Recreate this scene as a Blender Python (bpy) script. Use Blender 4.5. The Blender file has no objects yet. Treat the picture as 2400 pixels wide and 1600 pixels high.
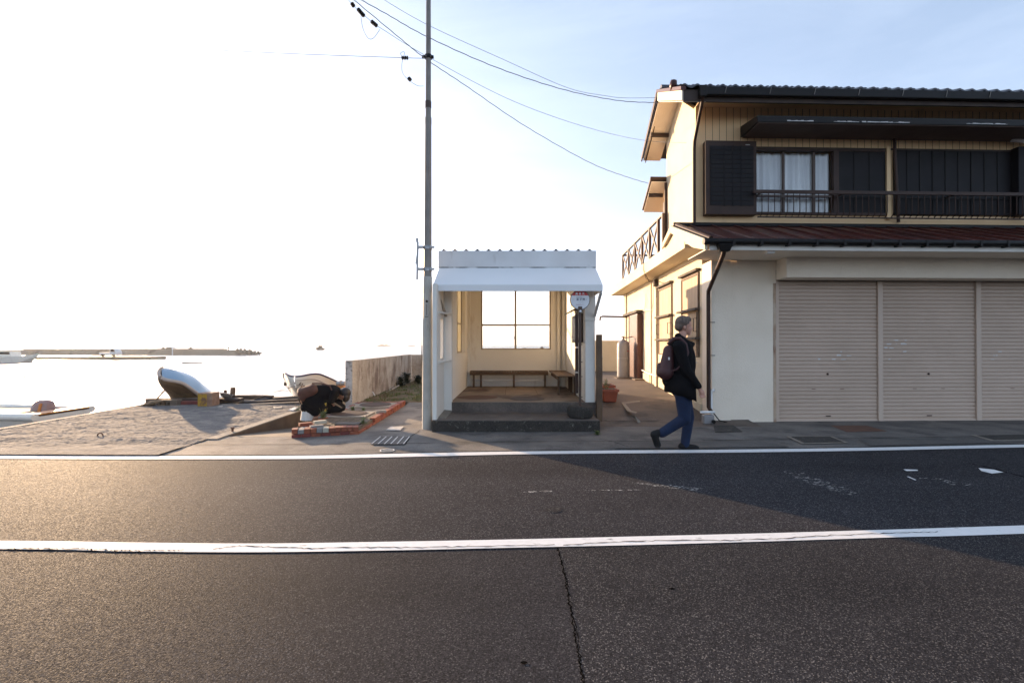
import bpy, math, random
from mathutils import Vector, Matrix, noise as mnoise
random.seed(7)
HAZE = 0.0002
R = math.radians
scene = bpy.context.scene
col = scene.collection

# ------------------------------------------------------------------ camera, sky, sun, exposure
FPX = 1140.0; CH = 1.45; PITCH = math.atan(8/FPX)
cd = bpy.data.cameras.new('camera'); cam = bpy.data.objects.new('camera', cd); col.objects.link(cam)
cam.location = (0, 0, CH); cam.rotation_euler = (math.pi/2+PITCH, 0, 0)
cd.sensor_fit = 'HORIZONTAL'; cd.sensor_width = 36; cd.lens = 36*FPX/2400
cd.clip_start = .05; cd.clip_end = 60000
scene.camera = cam
SUN_EL = 9.5; SUN_AZ = -43.5          # azimuth: 0 = straight ahead (+Y), negative = to the left
w = bpy.data.worlds.new('World'); scene.world = w; w.use_nodes = True
nt = w.node_tree; bg = nt.nodes['Background']
sky = nt.nodes.new('ShaderNodeTexSky'); sky.sky_type = 'NISHITA'; sky.sun_disc = False
sky.sun_elevation = R(SUN_EL); sky.sun_rotation = R(SUN_AZ)
sky.air_density = 1.0; sky.dust_density = 1.2; sky.ozone_density = 2.5; sky.altitude = 0
# thin high haze in the sky: pulls the sky towards a pale bluish white
bw_ = nt.nodes.new('ShaderNodeRGBToBW'); nt.links.new(sky.outputs[0], bw_.inputs[0])
tn = nt.nodes.new('ShaderNodeVectorMath'); tn.operation = 'SCALE'; tn.inputs[0].default_value = (1.0, 1.0, 1.10); nt.links.new(bw_.outputs[0], tn.inputs['Scale'])
mxs = nt.nodes.new('ShaderNodeMix'); mxs.data_type = 'RGBA'; mxs.inputs[0].default_value = .62
nt.links.new(sky.outputs[0], mxs.inputs[6]); nt.links.new(tn.outputs[0], mxs.inputs[7])
tn2 = nt.nodes.new('ShaderNodeMix'); tn2.data_type = 'RGBA'; tn2.blend_type = 'MULTIPLY'; tn2.inputs[0].default_value = 1; tn2.inputs[7].default_value = (.985, .985, 1.05, 1)
hzc = nt.nodes.new('ShaderNodeMix'); hzc.data_type = 'RGBA'; hzc.blend_type = 'ADD'; hzc.inputs[0].default_value = 1; hzc.inputs[7].default_value = (.38, .64, .86, 1)
nt.links.new(mxs.outputs[2], hzc.inputs[6]); nt.links.new(hzc.outputs[2], tn2.inputs[6])
tcw = nt.nodes.new('ShaderNodeTexCoord'); mpw = nt.nodes.new('ShaderNodeMapping'); mpw.inputs['Scale'].default_value = (1.2, 3.0, 7.0); mpw.inputs['Rotation'].default_value = (.3, .25, .5)
nzw = nt.nodes.new('ShaderNodeTexNoise'); nzw.inputs['Scale'].default_value = 1.6; nzw.inputs['Detail'].default_value = 7; nzw.inputs['Roughness'].default_value = .6; nzw.inputs['Distortion'].default_value = .6
nt.links.new(tcw.outputs['Generated'], mpw.inputs[0]); nt.links.new(mpw.outputs[0], nzw.inputs['Vector'])
mrw = nt.nodes.new('ShaderNodeMapRange'); mrw.inputs[1].default_value = .42; mrw.inputs[2].default_value = .75; mrw.inputs[3].default_value = 0; mrw.inputs[4].default_value = .28; nt.links.new(nzw.outputs['Fac'], mrw.inputs[0])
ciw = nt.nodes.new('ShaderNodeMix'); ciw.data_type = 'RGBA'; ciw.blend_type = 'ADD'; ciw.inputs[7].default_value = (1.1, 1.08, 1.05, 1); nt.links.new(mrw.outputs[0], ciw.inputs[0]); nt.links.new(tn2.outputs[2], ciw.inputs[6])
nt.links.new(ciw.outputs[2], bg.inputs[0]); bg.inputs[1].default_value = .13
ld = bpy.data.lights.new('sun', 'SUN'); ld.energy = 5.0; ld.angle = R(.6); ld.color = (1, .68, .40)
sun = bpy.data.objects.new('sun', ld); col.objects.link(sun)
sd = Vector((math.sin(R(SUN_AZ))*math.cos(R(SUN_EL)), math.cos(R(SUN_AZ))*math.cos(R(SUN_EL)), math.sin(R(SUN_EL))))
sun.rotation_euler = sd.to_track_quat('Z', 'Y').to_euler(); sun.location = (-20, 20, 10)
vs = scene.view_settings
vs.view_transform = 'Standard'; vs.look = 'None'; vs.gamma = 1; vs.exposure = 1.48
try: vs.use_curve_mapping = False
except Exception: pass
scene.cycles.max_bounces = 8; scene.cycles.diffuse_bounces = 4
scene.cycles.sample_clamp_indirect = 6

# ------------------------------------------------------------------ photo geometry -> metres
def ray(px, py):
    sx = (px-1200)/FPX; sy = (800-py)/FPX
    return (sx, math.cos(PITCH)-sy*math.sin(PITCH), math.sin(PITCH)+sy*math.cos(PITCH))
def P(px, py, Y):
    d = ray(px, py); t = Y/d[1]; return Vector((d[0]*t, Y, CH+d[2]*t))
def G(px, py, z=0):
    d = ray(px, py); t = (z-CH)/d[2]; return Vector((d[0]*t, d[1]*t, z))
C0 = (3.696, 9.014); FD = (.99945, .0333); SD = (.0456, .99896)
def H(u, v, z): return (C0[0]+u*FD[0]+v*SD[0], C0[1]+u*FD[1]+v*SD[1], z)
def ID(x, y, z): return (x, y, z)

# ------------------------------------------------------------------ mesh building
class MB:
    def __init__(s, fn=ID): s.v = []; s.f = []; s.m = []; s.sm = []; s.fn = fn; s.mi = 0
    def add(s, vs_, fs, smooth=False):
        b = len(s.v); s.v += [Vector(s.fn(*p)) for p in vs_]
        for f in fs: s.f.append([b+i for i in f]); s.m.append(s.mi); s.sm.append(smooth)
        return s
    def box(s, x0, x1, y0, y1, z0, z1):
        return s.add([(x0,y0,z0),(x1,y0,z0),(x1,y1,z0),(x0,y1,z0),(x0,y0,z1),(x1,y0,z1),(x1,y1,z1),(x0,y1,z1)],
                     [(3,2,1,0),(4,5,6,7),(0,1,5,4),(1,2,6,5),(2,3,7,6),(3,0,4,7)])
    def hexa(s, p):
        return s.add(p, [(3,2,1,0),(4,5,6,7),(0,1,5,4),(1,2,6,5),(2,3,7,6),(3,0,4,7)])
    def beam(s, a, b, wd, ht, up=(0,0,1)):
        a = Vector(s.fn(*a)); b = Vector(s.fn(*b)); d = (b-a).normalized(); u = Vector(up)
        sdv = d.cross(u)
        if sdv.length < 1e-4: sdv = d.cross(Vector((0,1,0)))
        sdv.normalize(); u = sdv.cross(d).normalized()
        o = s.fn; s.fn = ID
        pts = [a-sdv*wd/2-u*ht/2, a+sdv*wd/2-u*ht/2, b+sdv*wd/2-u*ht/2, b-sdv*wd/2-u*ht/2,
               a-sdv*wd/2+u*ht/2, a+sdv*wd/2+u*ht/2, b+sdv*wd/2+u*ht/2, b-sdv*wd/2+u*ht/2]
        s.hexa([tuple(q) for q in pts]); s.fn = o; return s
    def poly(s, pts): return s.add(pts, [tuple(range(len(pts)))])
    def prism(s, pts, ext):
        n = len(pts); q = [tuple(p[i]+ext[i] for i in range(3)) for p in pts]
        return s.add(list(pts)+q, [tuple(range(n))[::-1], tuple(range(n, 2*n))]+[(i, (i+1) % n, n+(i+1) % n, n+i) for i in range(n)])
    def tube(s, pts, r, n=10, caps=True):
        pts = [Vector(s.fn(*p)) for p in pts]; o = s.fn; s.fn = ID
        rs = r if isinstance(r, (list, tuple)) else [r]*len(pts)
        ref = None; ring = []
        for i, p in enumerate(pts):
            d = (pts[min(i+1, len(pts)-1)]-pts[max(i-1, 0)])
            if d.length < 1e-9: d = Vector((0,0,1))
            d.normalize()
            if ref is None: ref = Vector((0,0,1)) if abs(d.z) < .9 else Vector((1,0,0))
            a = ref-d*ref.dot(d)
            if a.length < 1e-6: a = d.orthogonal()
            a.normalize(); b = d.cross(a); ref = a
            ring += [tuple(p+(a*math.cos(2*math.pi*k/n)+b*math.sin(2*math.pi*k/n))*rs[i]) for k in range(n)]
        fs = []
        for i in range(len(pts)-1):
            for k in range(n):
                fs.append((i*n+k, i*n+(k+1) % n, (i+1)*n+(k+1) % n, (i+1)*n+k))
        s.add(ring, fs, True)
        if caps:
            L = (len(pts)-1)*n
            s.add(ring[:n], [tuple(range(n))[::-1]]); s.add(ring[L:], [tuple(range(n))])
        s.fn = o; return s
    def lathe(s, prof, c, n=24, ax=None):
        vv = []; 
        for r_, z in prof:
            for k in range(n):
                t = 2*math.pi*k/n; p = Vector((r_*math.cos(t), r_*math.sin(t), z))
                if ax is not None: p = ax @ p
                vv.append((c[0]+p.x, c[1]+p.y, c[2]+p.z))
        fs = [(i*n+k, i*n+(k+1) % n, (i+1)*n+(k+1) % n, (i+1)*n+k) for i in range(len(prof)-1) for k in range(n)]
        s.add(vv, fs, True)
        if prof[0][0] > 1e-4: s.add(vv[:n], [tuple(range(n))[::-1]])
        if prof[-1][0] > 1e-4: s.add(vv[-n:], [tuple(range(n))])
        return s
    def ell(s, c, r, rot=None, n=14, m=9):
        vv = []; rot = rot or Matrix.Identity(3)
        for j in range(m+1):
            ph = math.pi*j/m
            for k in range(n):
                t = 2*math.pi*k/n
                p = rot @ Vector((r[0]*math.sin(ph)*math.cos(t), r[1]*math.sin(ph)*math.sin(t), r[2]*math.cos(ph)))
                vv.append((c[0]+p.x, c[1]+p.y, c[2]+p.z))
        return s.add(vv, [(j*n+k, (j+1)*n+k, (j+1)*n+(k+1) % n, j*n+(k+1) % n) for j in range(m) for k in range(n)], True)
    def cap(s, a, b, ra, rb, n=14):          # tapered capsule
        a = Vector(a); b = Vector(b); d = b-a; L = d.length; d.normalize()
        q = Vector((0,0,1)).rotation_difference(d).to_matrix()
        prof = [(ra*math.sin(t*math.pi/10), -ra*math.cos(t*math.pi/10)) for t in range(0, 6)]
        prof += [(rb*math.cos(t*math.pi/10), L+rb*math.sin(t*math.pi/10)) for t in range(0, 6)]
        prof[0] = (1e-4, -ra); prof[-1] = (1e-4, L+rb)
        return s.lathe(prof, tuple(a), n, q)
    def grid(s, fn2, nu, nv, smooth=True):
        vv = [fn2(i/nu, j/nv) for j in range(nv+1) for i in range(nu+1)]
        return s.add(vv, [(j*(nu+1)+i, j*(nu+1)+i+1, (j+1)*(nu+1)+i+1, (j+1)*(nu+1)+i) for j in range(nv) for i in range(nu)], smooth)
    def panel(s, us, zs, solid, v0, v1, axis='u'):
        """wall with openings: cells us x zs, thickness v0..v1, one skin"""
        def pt(u, v, z): return (u, v, z) if axis == 'u' else (v, u, z)
        nu, nz = len(us)-1, len(zs)-1
        S = lambda i, j: 0 <= i < nu and 0 <= j < nz and solid(i, j)
        for i in range(nu):
            for j in range(nz):
                if not S(i, j): continue
                a, b, c, d = us[i], us[i+1], zs[j], zs[j+1]
                s.poly([pt(a,v0,c), pt(b,v0,c), pt(b,v0,d), pt(a,v0,d)]); s.poly([pt(a,v1,d), pt(b,v1,d), pt(b,v1,c), pt(a,v1,c)])
                if not S(i-1, j): s.poly([pt(a,v0,c), pt(a,v0,d), pt(a,v1,d), pt(a,v1,c)])
                if not S(i+1, j): s.poly([pt(b,v0,c), pt(b,v1,c), pt(b,v1,d), pt(b,v0,d)])
                if not S(i, j-1): s.poly([pt(a,v0,c), pt(a,v1,c), pt(b,v1,c), pt(b,v0,c)])
                if not S(i, j+1): s.poly([pt(a,v0,d), pt(b,v0,d), pt(b,v1,d), pt(a,v1,d)])
        return s
    def build(s, name, mats, parent=None, bevel=0, label=None, weld=False):
        me = bpy.data.meshes.new(name)
        off = Vector((0,0,0)); p = parent
        while p is not None: off += p.location; p = p.parent
        me.from_pydata([v-off for v in s.v], [], s.f)
        mats = mats if isinstance(mats, (list, tuple)) else [mats]
        for m in mats: me.materials.append(m)
        me.polygons.foreach_set('material_index', s.m); me.polygons.foreach_set('use_smooth', s.sm)
        me.update()
        import bmesh
        bm = bmesh.new(); bm.from_mesh(me)
        if weld: bmesh.ops.remove_doubles(bm, verts=bm.verts, dist=1e-5)
        bmesh.ops.recalc_face_normals(bm, faces=bm.faces); bm.to_mesh(me); bm.free()
        o = bpy.data.objects.new(name, me); col.objects.link(o)
        if parent is not None: o.parent = parent
        if label: o['label'] = label
        if bevel:
            md = o.modifiers.new('bevel', 'BEVEL'); md.width = bevel; md.segments = 2; md.limit_method = 'ANGLE'; md.angle_limit = R(40)
            md.harden_normals = False
        return o
def thing(name, label, cat, loc, group=None):
    o = bpy.data.objects.new(name, None); o.empty_display_size = .1; col.objects.link(o); o.location = loc
    o['label'] = label; o['category'] = cat
    if group: o['group'] = group
    return o
def tag(o, label, cat, group=None, kind=None):
    o['label'] = label; o['category'] = cat
    if group: o['group'] = group
    if kind: o['kind'] = kind
    return o
def struct(o, kind='structure'): o['kind'] = kind; return o
def fuse(mb, name, mat, parent, voxel=.008, smooth=6, label=None):
    """fuse overlapping closed shapes into one continuous skin"""
    o = mb.build(name, mat, parent, label=label)
    m = o.modifiers.new('fuse', 'REMESH'); m.mode = 'VOXEL'; m.voxel_size = voxel; m.use_smooth_shade = True
    m2 = o.modifiers.new('smooth', 'SMOOTH'); m2.factor = .5; m2.iterations = smooth
    return o

# ------------------------------------------------------------------ materials
def _n(nt, t, **k):
    n = nt.nodes.new(t)
    for a, b in k.items(): setattr(n, a, b)
    return n
def mat(name, c1, c2=None, scale=3.0, rough=.7, bump=0, bscale=None, metal=0, detail=6, stain=None, sscale=1.0, samt=(.55, .7),
        spec=.5, stretch=(1,1,1), fine=0, fscale=60, streak=None):
    """procedural surface: two tones mixed by noise, optional stain colour, bump"""
    m = bpy.data.materials.new(name); m.use_nodes = True; nt = m.node_tree; b = nt.nodes['Principled BSDF']
    tc = _n(nt, 'ShaderNodeTexCoord'); mp = _n(nt, 'ShaderNodeMapping'); mp.inputs['Scale'].default_value = stretch
    nt.links.new(tc.outputs['Object'], mp.inputs[0])
    c2 = c2 or tuple(x*.82 for x in c1)
    nz = _n(nt, 'ShaderNodeTexNoise'); nz.inputs['Scale'].default_value = scale; nz.inputs['Detail'].default_value = detail
    nt.links.new(mp.outputs[0], nz.inputs['Vector'])
    rp = _n(nt, 'ShaderNodeMapRange'); rp.inputs[1].default_value = .35; rp.inputs[2].default_value = .65
    nt.links.new(nz.outputs['Fac'], rp.inputs[0])
    mx = _n(nt, 'ShaderNodeMix', data_type='RGBA'); mx.inputs[6].default_value = (*c1, 1); mx.inputs[7].default_value = (*c2, 1)
    nt.links.new(rp.outputs[0], mx.inputs[0]); out = mx.outputs[2]
    def layer(fac, colr, out):
        x = _n(nt, 'ShaderNodeMix', data_type='RGBA'); nt.links.new(fac, x.inputs[0]); nt.links.new(out, x.inputs[6]); x.inputs[7].default_value = (*colr, 1)
        return x.outputs[2]
    if stain:
        n2 = _n(nt, 'ShaderNodeTexNoise'); n2.inputs['Scale'].default_value = sscale; n2.inputs['Detail'].default_value = 9; n2.inputs['Roughness'].default_value = .65
        if streak:
            mp2 = _n(nt, 'ShaderNodeMapping'); mp2.inputs['Scale'].default_value = streak; nt.links.new(tc.outputs['Object'], mp2.inputs[0]); nt.links.new(mp2.outputs[0], n2.inputs['Vector'])
        else: nt.links.new(tc.outputs['Object'], n2.inputs['Vector'])
        r2 = _n(nt, 'ShaderNodeMapRange'); r2.inputs[1].default_value = samt[0]; r2.inputs[2].default_value = samt[1]
        nt.links.new(n2.outputs['Fac'], r2.inputs[0]); out = layer(r2.outputs[0], stain, out)
    if fine:
        n3 = _n(nt, 'ShaderNodeTexNoise'); n3.inputs['Scale'].default_value = fscale; n3.inputs['Detail'].default_value = 3
        nt.links.new(tc.outputs['Object'], n3.inputs['Vector'])
        r3 = _n(nt, 'ShaderNodeMapRange'); r3.inputs[1].default_value = .3; r3.inputs[2].default_value = .7; r3.inputs[3].default_value = 1-fine; r3.inputs[4].default_value = 1+fine
        nt.links.new(n3.outputs['Fac'], r3.inputs[0])
        hv = _n(nt, 'ShaderNodeHueSaturation'); nt.links.new(r3.outputs[0], hv.inputs['Value']); nt.links.new(out, hv.inputs['Color']); out = hv.outputs[0]
    nt.links.new(out, b.inputs['Base Color'])
    b.inputs['Roughness'].default_value = rough; b.inputs['Metallic'].default_value = metal
    b.inputs['Specular IOR Level'].default_value = spec
    if bump:
        nb = _n(nt, 'ShaderNodeTexNoise'); nb.inputs['Scale'].default_value = bscale or scale*4; nb.inputs['Detail'].default_value = 5
        nt.links.new(mp.outputs[0], nb.inputs['Vector'])
        bp = _n(nt, 'ShaderNodeBump'); bp.inputs['Strength'].default_value = bump; bp.inputs['Distance'].default_value = .01
        nt.links.new(nb.outputs['Fac'], bp.inputs['Height']); nt.links.new(bp.outputs[0], b.inputs['Normal'])
    return m
def asphalt(name, dark, light, grain=135, tint=None, big=(.85, 1.15)):
    m = bpy.data.materials.new(name); m.use_nodes = True; nt = m.node_tree; b = nt.nodes['Principled BSDF']
    tc = _n(nt, 'ShaderNodeTexCoord'); O = tc.outputs['Object']; L = nt.links.new
    vo = _n(nt, 'ShaderNodeTexVoronoi'); vo.inputs['Scale'].default_value = grain; L(O, vo.inputs['Vector'])
    sp = _n(nt, 'ShaderNodeSeparateColor'); L(vo.outputs['Color'], sp.inputs[0])
    rmp = _n(nt, 'ShaderNodeValToRGB'); e = rmp.color_ramp.elements
    e[0].position = 0; e[0].color = (*[x*.55 for x in dark], 1); e[1].position = 1; e[1].color = (*light, 1)
    x = e.new(.5); x.color = (*dark, 1); x = e.new(.86); x.color = (*[p*1.5 for p in dark], 1)
    L(sp.outputs[0], rmp.inputs[0])
    nz = _n(nt, 'ShaderNodeTexNoise'); nz.inputs['Scale'].default_value = .55; nz.inputs['Detail'].default_value = 8; nz.inputs['Roughness'].default_value = .62; L(O, nz.inputs['Vector'])
    mr = _n(nt, 'ShaderNodeMapRange'); mr.inputs[1].default_value = .3; mr.inputs[2].default_value = .7; mr.inputs[3].default_value = big[0]; mr.inputs[4].default_value = big[1]; L(nz.outputs['Fac'], mr.inputs[0])
    mp_ = _n(nt, 'ShaderNodeMapping'); mp_.inputs['Scale'].default_value = (.05, .75, 1); L(O, mp_.inputs[0])
    nl = _n(nt, 'ShaderNodeTexNoise'); nl.inputs['Scale'].default_value = 1.0; nl.inputs['Detail'].default_value = 3; L(mp_.outputs[0], nl.inputs['Vector'])   # lanes polished by tyres
    ml = _n(nt, 'ShaderNodeMapRange'); ml.inputs[1].default_value = .35; ml.inputs[2].default_value = .65; ml.inputs[3].default_value = .82; ml.inputs[4].default_value = 1.14; L(nl.outputs['Fac'], ml.inputs[0])
    mm_ = _n(nt, 'ShaderNodeMath', operation='MULTIPLY'); L(mr.outputs[0], mm_.inputs[0]); L(ml.outputs[0], mm_.inputs[1])
    hv = _n(nt, 'ShaderNodeHueSaturation'); L(mm_.outputs[0], hv.inputs['Value']); L(rmp.outputs[0], hv.inputs['Color'])
    # ravelled patches where the stones stand proud
    n2 = _n(nt, 'ShaderNodeTexNoise'); n2.inputs['Scale'].default_value = 2.2; n2.inputs['Detail'].default_value = 7; n2.inputs['Roughness'].default_value = .7; L(O, n2.inputs['Vector'])
    m2 = _n(nt, 'ShaderNodeMapRange'); m2.inputs[1].default_value = .56; m2.inputs[2].default_value = .68; m2.inputs[3].default_value = .55; m2.inputs[4].default_value = 1.0; L(n2.outputs['Fac'], m2.inputs[0])
    L(hv.outputs[0], b.inputs['Base Color'])
    v2 = _n(nt, 'ShaderNodeTexVoronoi', feature='SMOOTH_F1'); v2.inputs['Scale'].default_value = grain; L(O, v2.inputs['Vector'])
    inv = _n(nt, 'ShaderNodeMath', operation='MULTIPLY_ADD'); L(v2.outputs['Distance'], inv.inputs[0]); inv.inputs[1].default_value = -1; inv.inputs[2].default_value = 1
    mul = _n(nt, 'ShaderNodeMath', operation='MULTIPLY'); L(inv.outputs[0], mul.inputs[0]); L(m2.outputs[0], mul.inputs[1])
    ad = _n(nt, 'ShaderNodeMath', operation='MULTIPLY_ADD'); L(sp.outputs[1], ad.inputs[0]); ad.inputs[1].default_value = .5; L(mul.outputs[0], ad.inputs[2])
    bp = _n(nt, 'ShaderNodeBump'); bp.inputs['Strength'].default_value = .42; bp.inputs['Distance'].default_value = .005
    b.inputs['IOR'].default_value = 1.14
    L(ad.outputs[0], bp.inputs['Height']); L(bp.outputs[0], b.inputs['Normal'])
    rr = _n(nt, 'ShaderNodeMapRange'); L(sp.outputs[2], rr.inputs[0]); rr.inputs[3].default_value = .68; rr.inputs[4].default_value = .95; L(rr.outputs[0], b.inputs['Roughness'])
    return m
def worn_paint(name, colr, under, thr=(.60, .66), scale=9, stretch=(1, 1, 1)):
    m = mat(name, colr, tuple(x*.93 for x in colr), 20, rough=.75, stain=under, sscale=scale, samt=thr, bump=.25, bscale=120, streak=stretch)
    return m
def flat(name, c, rough=.5, metal=0, **k): return mat(name, c, tuple(x*.88 for x in c), k.pop('scale', 6), rough=rough, metal=metal, **k)

M = {}
M['asphalt'] = asphalt('asphalt', (.032, .031, .034), (.14, .132, .132))
M['asphalt_near'] = asphalt('asphalt_near', (.029, .0275, .0295), (.10, .094, .093), grain=165, big=(.78, 1.2))
M['asphalt_patch'] = asphalt('asphalt_patch', (.030, .0285, .030), (.17, .158, .15), grain=185, big=(.82, 1.15))
M['line'] = worn_paint('road_paint', (.78, .77, .75), (.22, .21, .20), (.60, .72), 9, (1, 2, 1))
M['oldpaint'] = worn_paint('old_paint', (.40, .39, .375), (.05, .048, .046), (.44, .54), 40)
M['pave'] = mat('pavement_concrete', (.19, .17, .15), (.10, .092, .085), 1.3, rough=.85, bump=.8, bscale=90, detail=10, stain=(.065, .06, .056), sscale=1.7, samt=(.5, .66), fine=.35, fscale=110)
M['pave_dark'] = mat('dark_pavement', (.11, .10, .09), (.075, .07, .065), 2.2, rough=.85, bump=.6, bscale=80, stain=(.19, .17, .14), sscale=3.2, samt=(.6, .72), fine=.35, fscale=100)
M['alley'] = mat('alley_concrete', (.13, .10, .08), (.085, .066, .054), 1.1, rough=.8, bump=.4, bscale=40, stain=(.05, .04, .036), sscale=1.4, samt=(.52, .66), fine=.2)
M['yard'] = mat('broken_concrete', (.20, .18, .16), (.09, .085, .08), 4.0, rough=.95, bump=1.0, bscale=26, detail=10, stain=(.10, .095, .095), sscale=2.6, samt=(.48, .62), stretch=(.85, 1.1, 1), fine=.45, fscale=70)
M['dark_joint'] = flat('joint', (.006, .0055, .005), .95)
M['dark_joint'].node_tree.nodes['Principled BSDF'].inputs['IOR'].default_value = 1.03
M['slip'] = mat('slip_concrete', (.15, .12, .09), (.09, .075, .06), 3, rough=.9, bump=.6, bscale=40)
M['curb'] = mat('brown_curb', (.13, .09, .06), (.08, .055, .04), 4, rough=.85, bump=.5, bscale=50, stain=(.2, .16, .12), sscale=3, streak=(1, 1, .3))
M['curbtop'] = mat('curb_top', (.27, .235, .19), (.2, .17, .14), 5, rough=.9, bump=.5, bscale=60)
M['seawall'] = mat('seawall_concrete', (.50, .45, .38), (.36, .30, .24), 2.2, rough=.9, bump=.7, bscale=30, stain=(.14, .09, .065), sscale=1.9, samt=(.50, .68), streak=(1, 1, .6), fine=.3, fscale=40)
M['seawall_end'] = mat('seawall_end', (.50, .48, .46), (.38, .36, .34), 5, rough=.9, bump=.7, bscale=40, stain=(.12, .11, .1), sscale=14, samt=(.55, .65))
M['stucco'] = mat('cream_stucco', (.66, .57, .42), (.62, .53, .38), 1.3, rough=.9, bump=.8, bscale=55, stain=(.46, .38, .29), sscale=.9, samt=(.6, .85))
M['stucco_white'] = mat('white_render', (.88, .77, .63), (.82, .71, .57), 1.5, rough=.9, bump=.9, bscale=48, stain=(.50, .45, .39), sscale=1.3, samt=(.62, .8), streak=(1, 1, .4))
M['shelter_in'] = mat('cream_interior', (.89, .85, .77), (.86, .815, .73), 1.2, rough=.7, bump=.15, bscale=25, stain=(.45, .33, .2), sscale=1.6, samt=(.62, .85), streak=(1, 1, .35))
M['shelter'] = mat('shelter_render', (.78, .745, .68), (.73, .69, .62), 1.5, rough=.8, bump=.25, bscale=30, stain=(.5, .42, .33), sscale=2.2, samt=(.68, .85), streak=(1, 1, .3))
M['awning'] = mat('white_sheet_metal', (.80, .80, .79), (.76, .76, .755), 1.2, rough=.45, bump=.05, bscale=3, stain=(.55, .52, .48), sscale=3, samt=(.68, .85))
M['concrete_step'] = mat('step_concrete', (.14, .11, .09), (.085, .07, .06), 2.5, rough=.85, bump=.6, bscale=60, stain=(.17, .14, .11), sscale=3.5, samt=(.58, .7), fine=.25)
M['mossy'] = mat('mossy_step', (.045, .038, .032), (.028, .025, .021), 8, rough=.95, bump=1, bscale=60, stain=(.13, .12, .10), sscale=16, samt=(.58, .68), fine=.4)
M['floor'] = mat('shelter_floor', (.28, .205, .14), (.20, .145, .105), 1.8, rough=.8, bump=.2, bscale=30, stain=(.08, .045, .03), sscale=1.1, samt=(.52, .64))
M['rust'] = mat('rust', (.16, .075, .045), (.10, .05, .034), 8, rough=.85, bump=.4, bscale=60)
M['iron'] = mat('rusty_iron_cover', (.11, .075, .06), (.07, .05, .043), 8, rough=.7, metal=.3, bump=.3, bscale=60)
M['wood'] = mat('weathered_wood', (.15, .09, .05), (.085, .05, .03), 3, rough=.75, bump=.4, bscale=14, stretch=(1, 1, 1), fine=.2)
M['wood_dark'] = mat('dark_wood', (.055, .034, .024), (.035, .022, .017), 4, rough=.7, bump=.4, bscale=20)
M['wood_grey'] = mat('grey_timber', (.12, .10, .085), (.07, .058, .05), 5, rough=.9, bump=.6, bscale=25)
M['wood_pale'] = mat('pale_plank', (.45, .40, .33), (.36, .31, .25), 5, rough=.85, bump=.3, bscale=25)
M['brownmetal'] = mat('brown_metal', (.048, .023, .015), (.034, .017, .012), 5, rough=.5, bump=.05, spec=.25)
M['brownrail'] = mat('brown_rail', (.075, .042, .028), (.055, .032, .022), 6, rough=.55)
M['black'] = flat('black_gutter', (.006, .005, .005), .5, spec=.2)
M['shutterdark'] = mat('dark_storm_shutter', (.011, .010, .012), (.007, .0065, .008), 3, rough=.6, bump=.05, spec=.2)
M['redroof'] = mat('oxide_red_roof', (.085, .022, .017), (.055, .016, .014), 1.5, rough=.38, bump=.15, bscale=8, stain=(.035, .014, .013), sscale=2.5, samt=(.5, .7), spec=.3)
M['tile'] = mat('blue_black_tile', (.035, .035, .05), (.022, .022, .03), 5, rough=.35, spec=.6)
M['siding'] = mat('cream_siding', (.76, .53, .29), (.70, .475, .25), 1.2, rough=.65, bump=.1, bscale=10, stain=(.34, .24, .15), sscale=1.5, samt=(.6, .8), streak=(1, 1, .3))
M['rollshut'] = mat('cream_roller_shutter', (.54, .41, .32), (.49, .37, .285), 1.3, rough=.45, stain=(.30, .20, .14), sscale=3, samt=(.66, .8), streak=(1, 1, 3), bump=.04, bscale=6)
M['rollframe'] = mat('shutter_frame', (.58, .455, .36), (.53, .41, .32), 1.3, rough=.5, stain=(.25, .15, .1), sscale=4, samt=(.66, .8), streak=(2, 2, .5))
M['curtain'] = mat('white_curtain', (.80, .80, .82), (.62, .62, .66), 1.2, rough=.9, stretch=(9, 9, .5))
M['white'] = flat('white_paint', (.78, .77, .75), .5)
M['offwhite'] = flat('offwhite_pipe', (.55, .52, .47), .5)
M['steelgrey'] = mat('galvanised_pole', (.23, .205, .18), (.18, .16, .14), 4, rough=.45, metal=.2, stain=(.17, .085, .05), sscale=2.6, samt=(.60, .72), streak=(14, 3, .5))
M['polebase'] = mat('painted_pole_base', (.45, .43, .38), (.38, .36, .32), 5, rough=.6, stain=(.25, .21, .17), sscale=5, samt=(.6, .75), streak=(4, 4, .8))
M['steel'] = flat('steel', (.42, .41, .40), .4, .6)
M['gas'] = mat('gas_cylinder_grey', (.26, .25, .25), (.22, .21, .21), 3, rough=.45, stain=(.18, .10, .06), sscale=5, samt=(.66, .8))  # grey darkened so the paint carries the shade on the cylinder
M['redplastic'] = mat('terracotta_plastic', (.33, .075, .03), (.27, .06, .025), 5, rough=.55)
M['tanframe'] = flat('tan_frame', (.40, .31, .20), .5)
M['hoodsof'] = mat('hood_soffit', (.12, .085, .07), (.095, .065, .052), 3, rough=.8)
M['fasciam'] = mat('fascia_paint', (.72, .715, .71), (.62, .61, .60), 1.5, rough=.6, bump=.3, bscale=20, stain=(.36, .32, .28), sscale=3.4, samt=(.6, .8), streak=(1, 1, .4))
M['drip'] = mat('drip_edge', (.66, .65, .64), (.6, .59, .58), 4, rough=.8, stain=(.03, .025, .02), sscale=5, samt=(.48, .56))
M['ruststain'] = mat('rust_stain', (.55, .44, .34), (.44, .30, .2), 3, rough=.9, stain=(.22, .10, .055), sscale=2.5, samt=(.45, .62), streak=(2, 2, .5))
M['soil'] = mat('soil', (.06, .042, .03), (.035, .025, .018), 20, rough=.95, bump=1, bscale=60)
M['leaf'] = mat('leaf', (.11, .16, .035), (.07, .11, .025), 12, rough=.6)
M['leaf2'] = mat('leaf_dark', (.025, .045, .02), (.018, .03, .014), 12, rough=.6)
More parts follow.
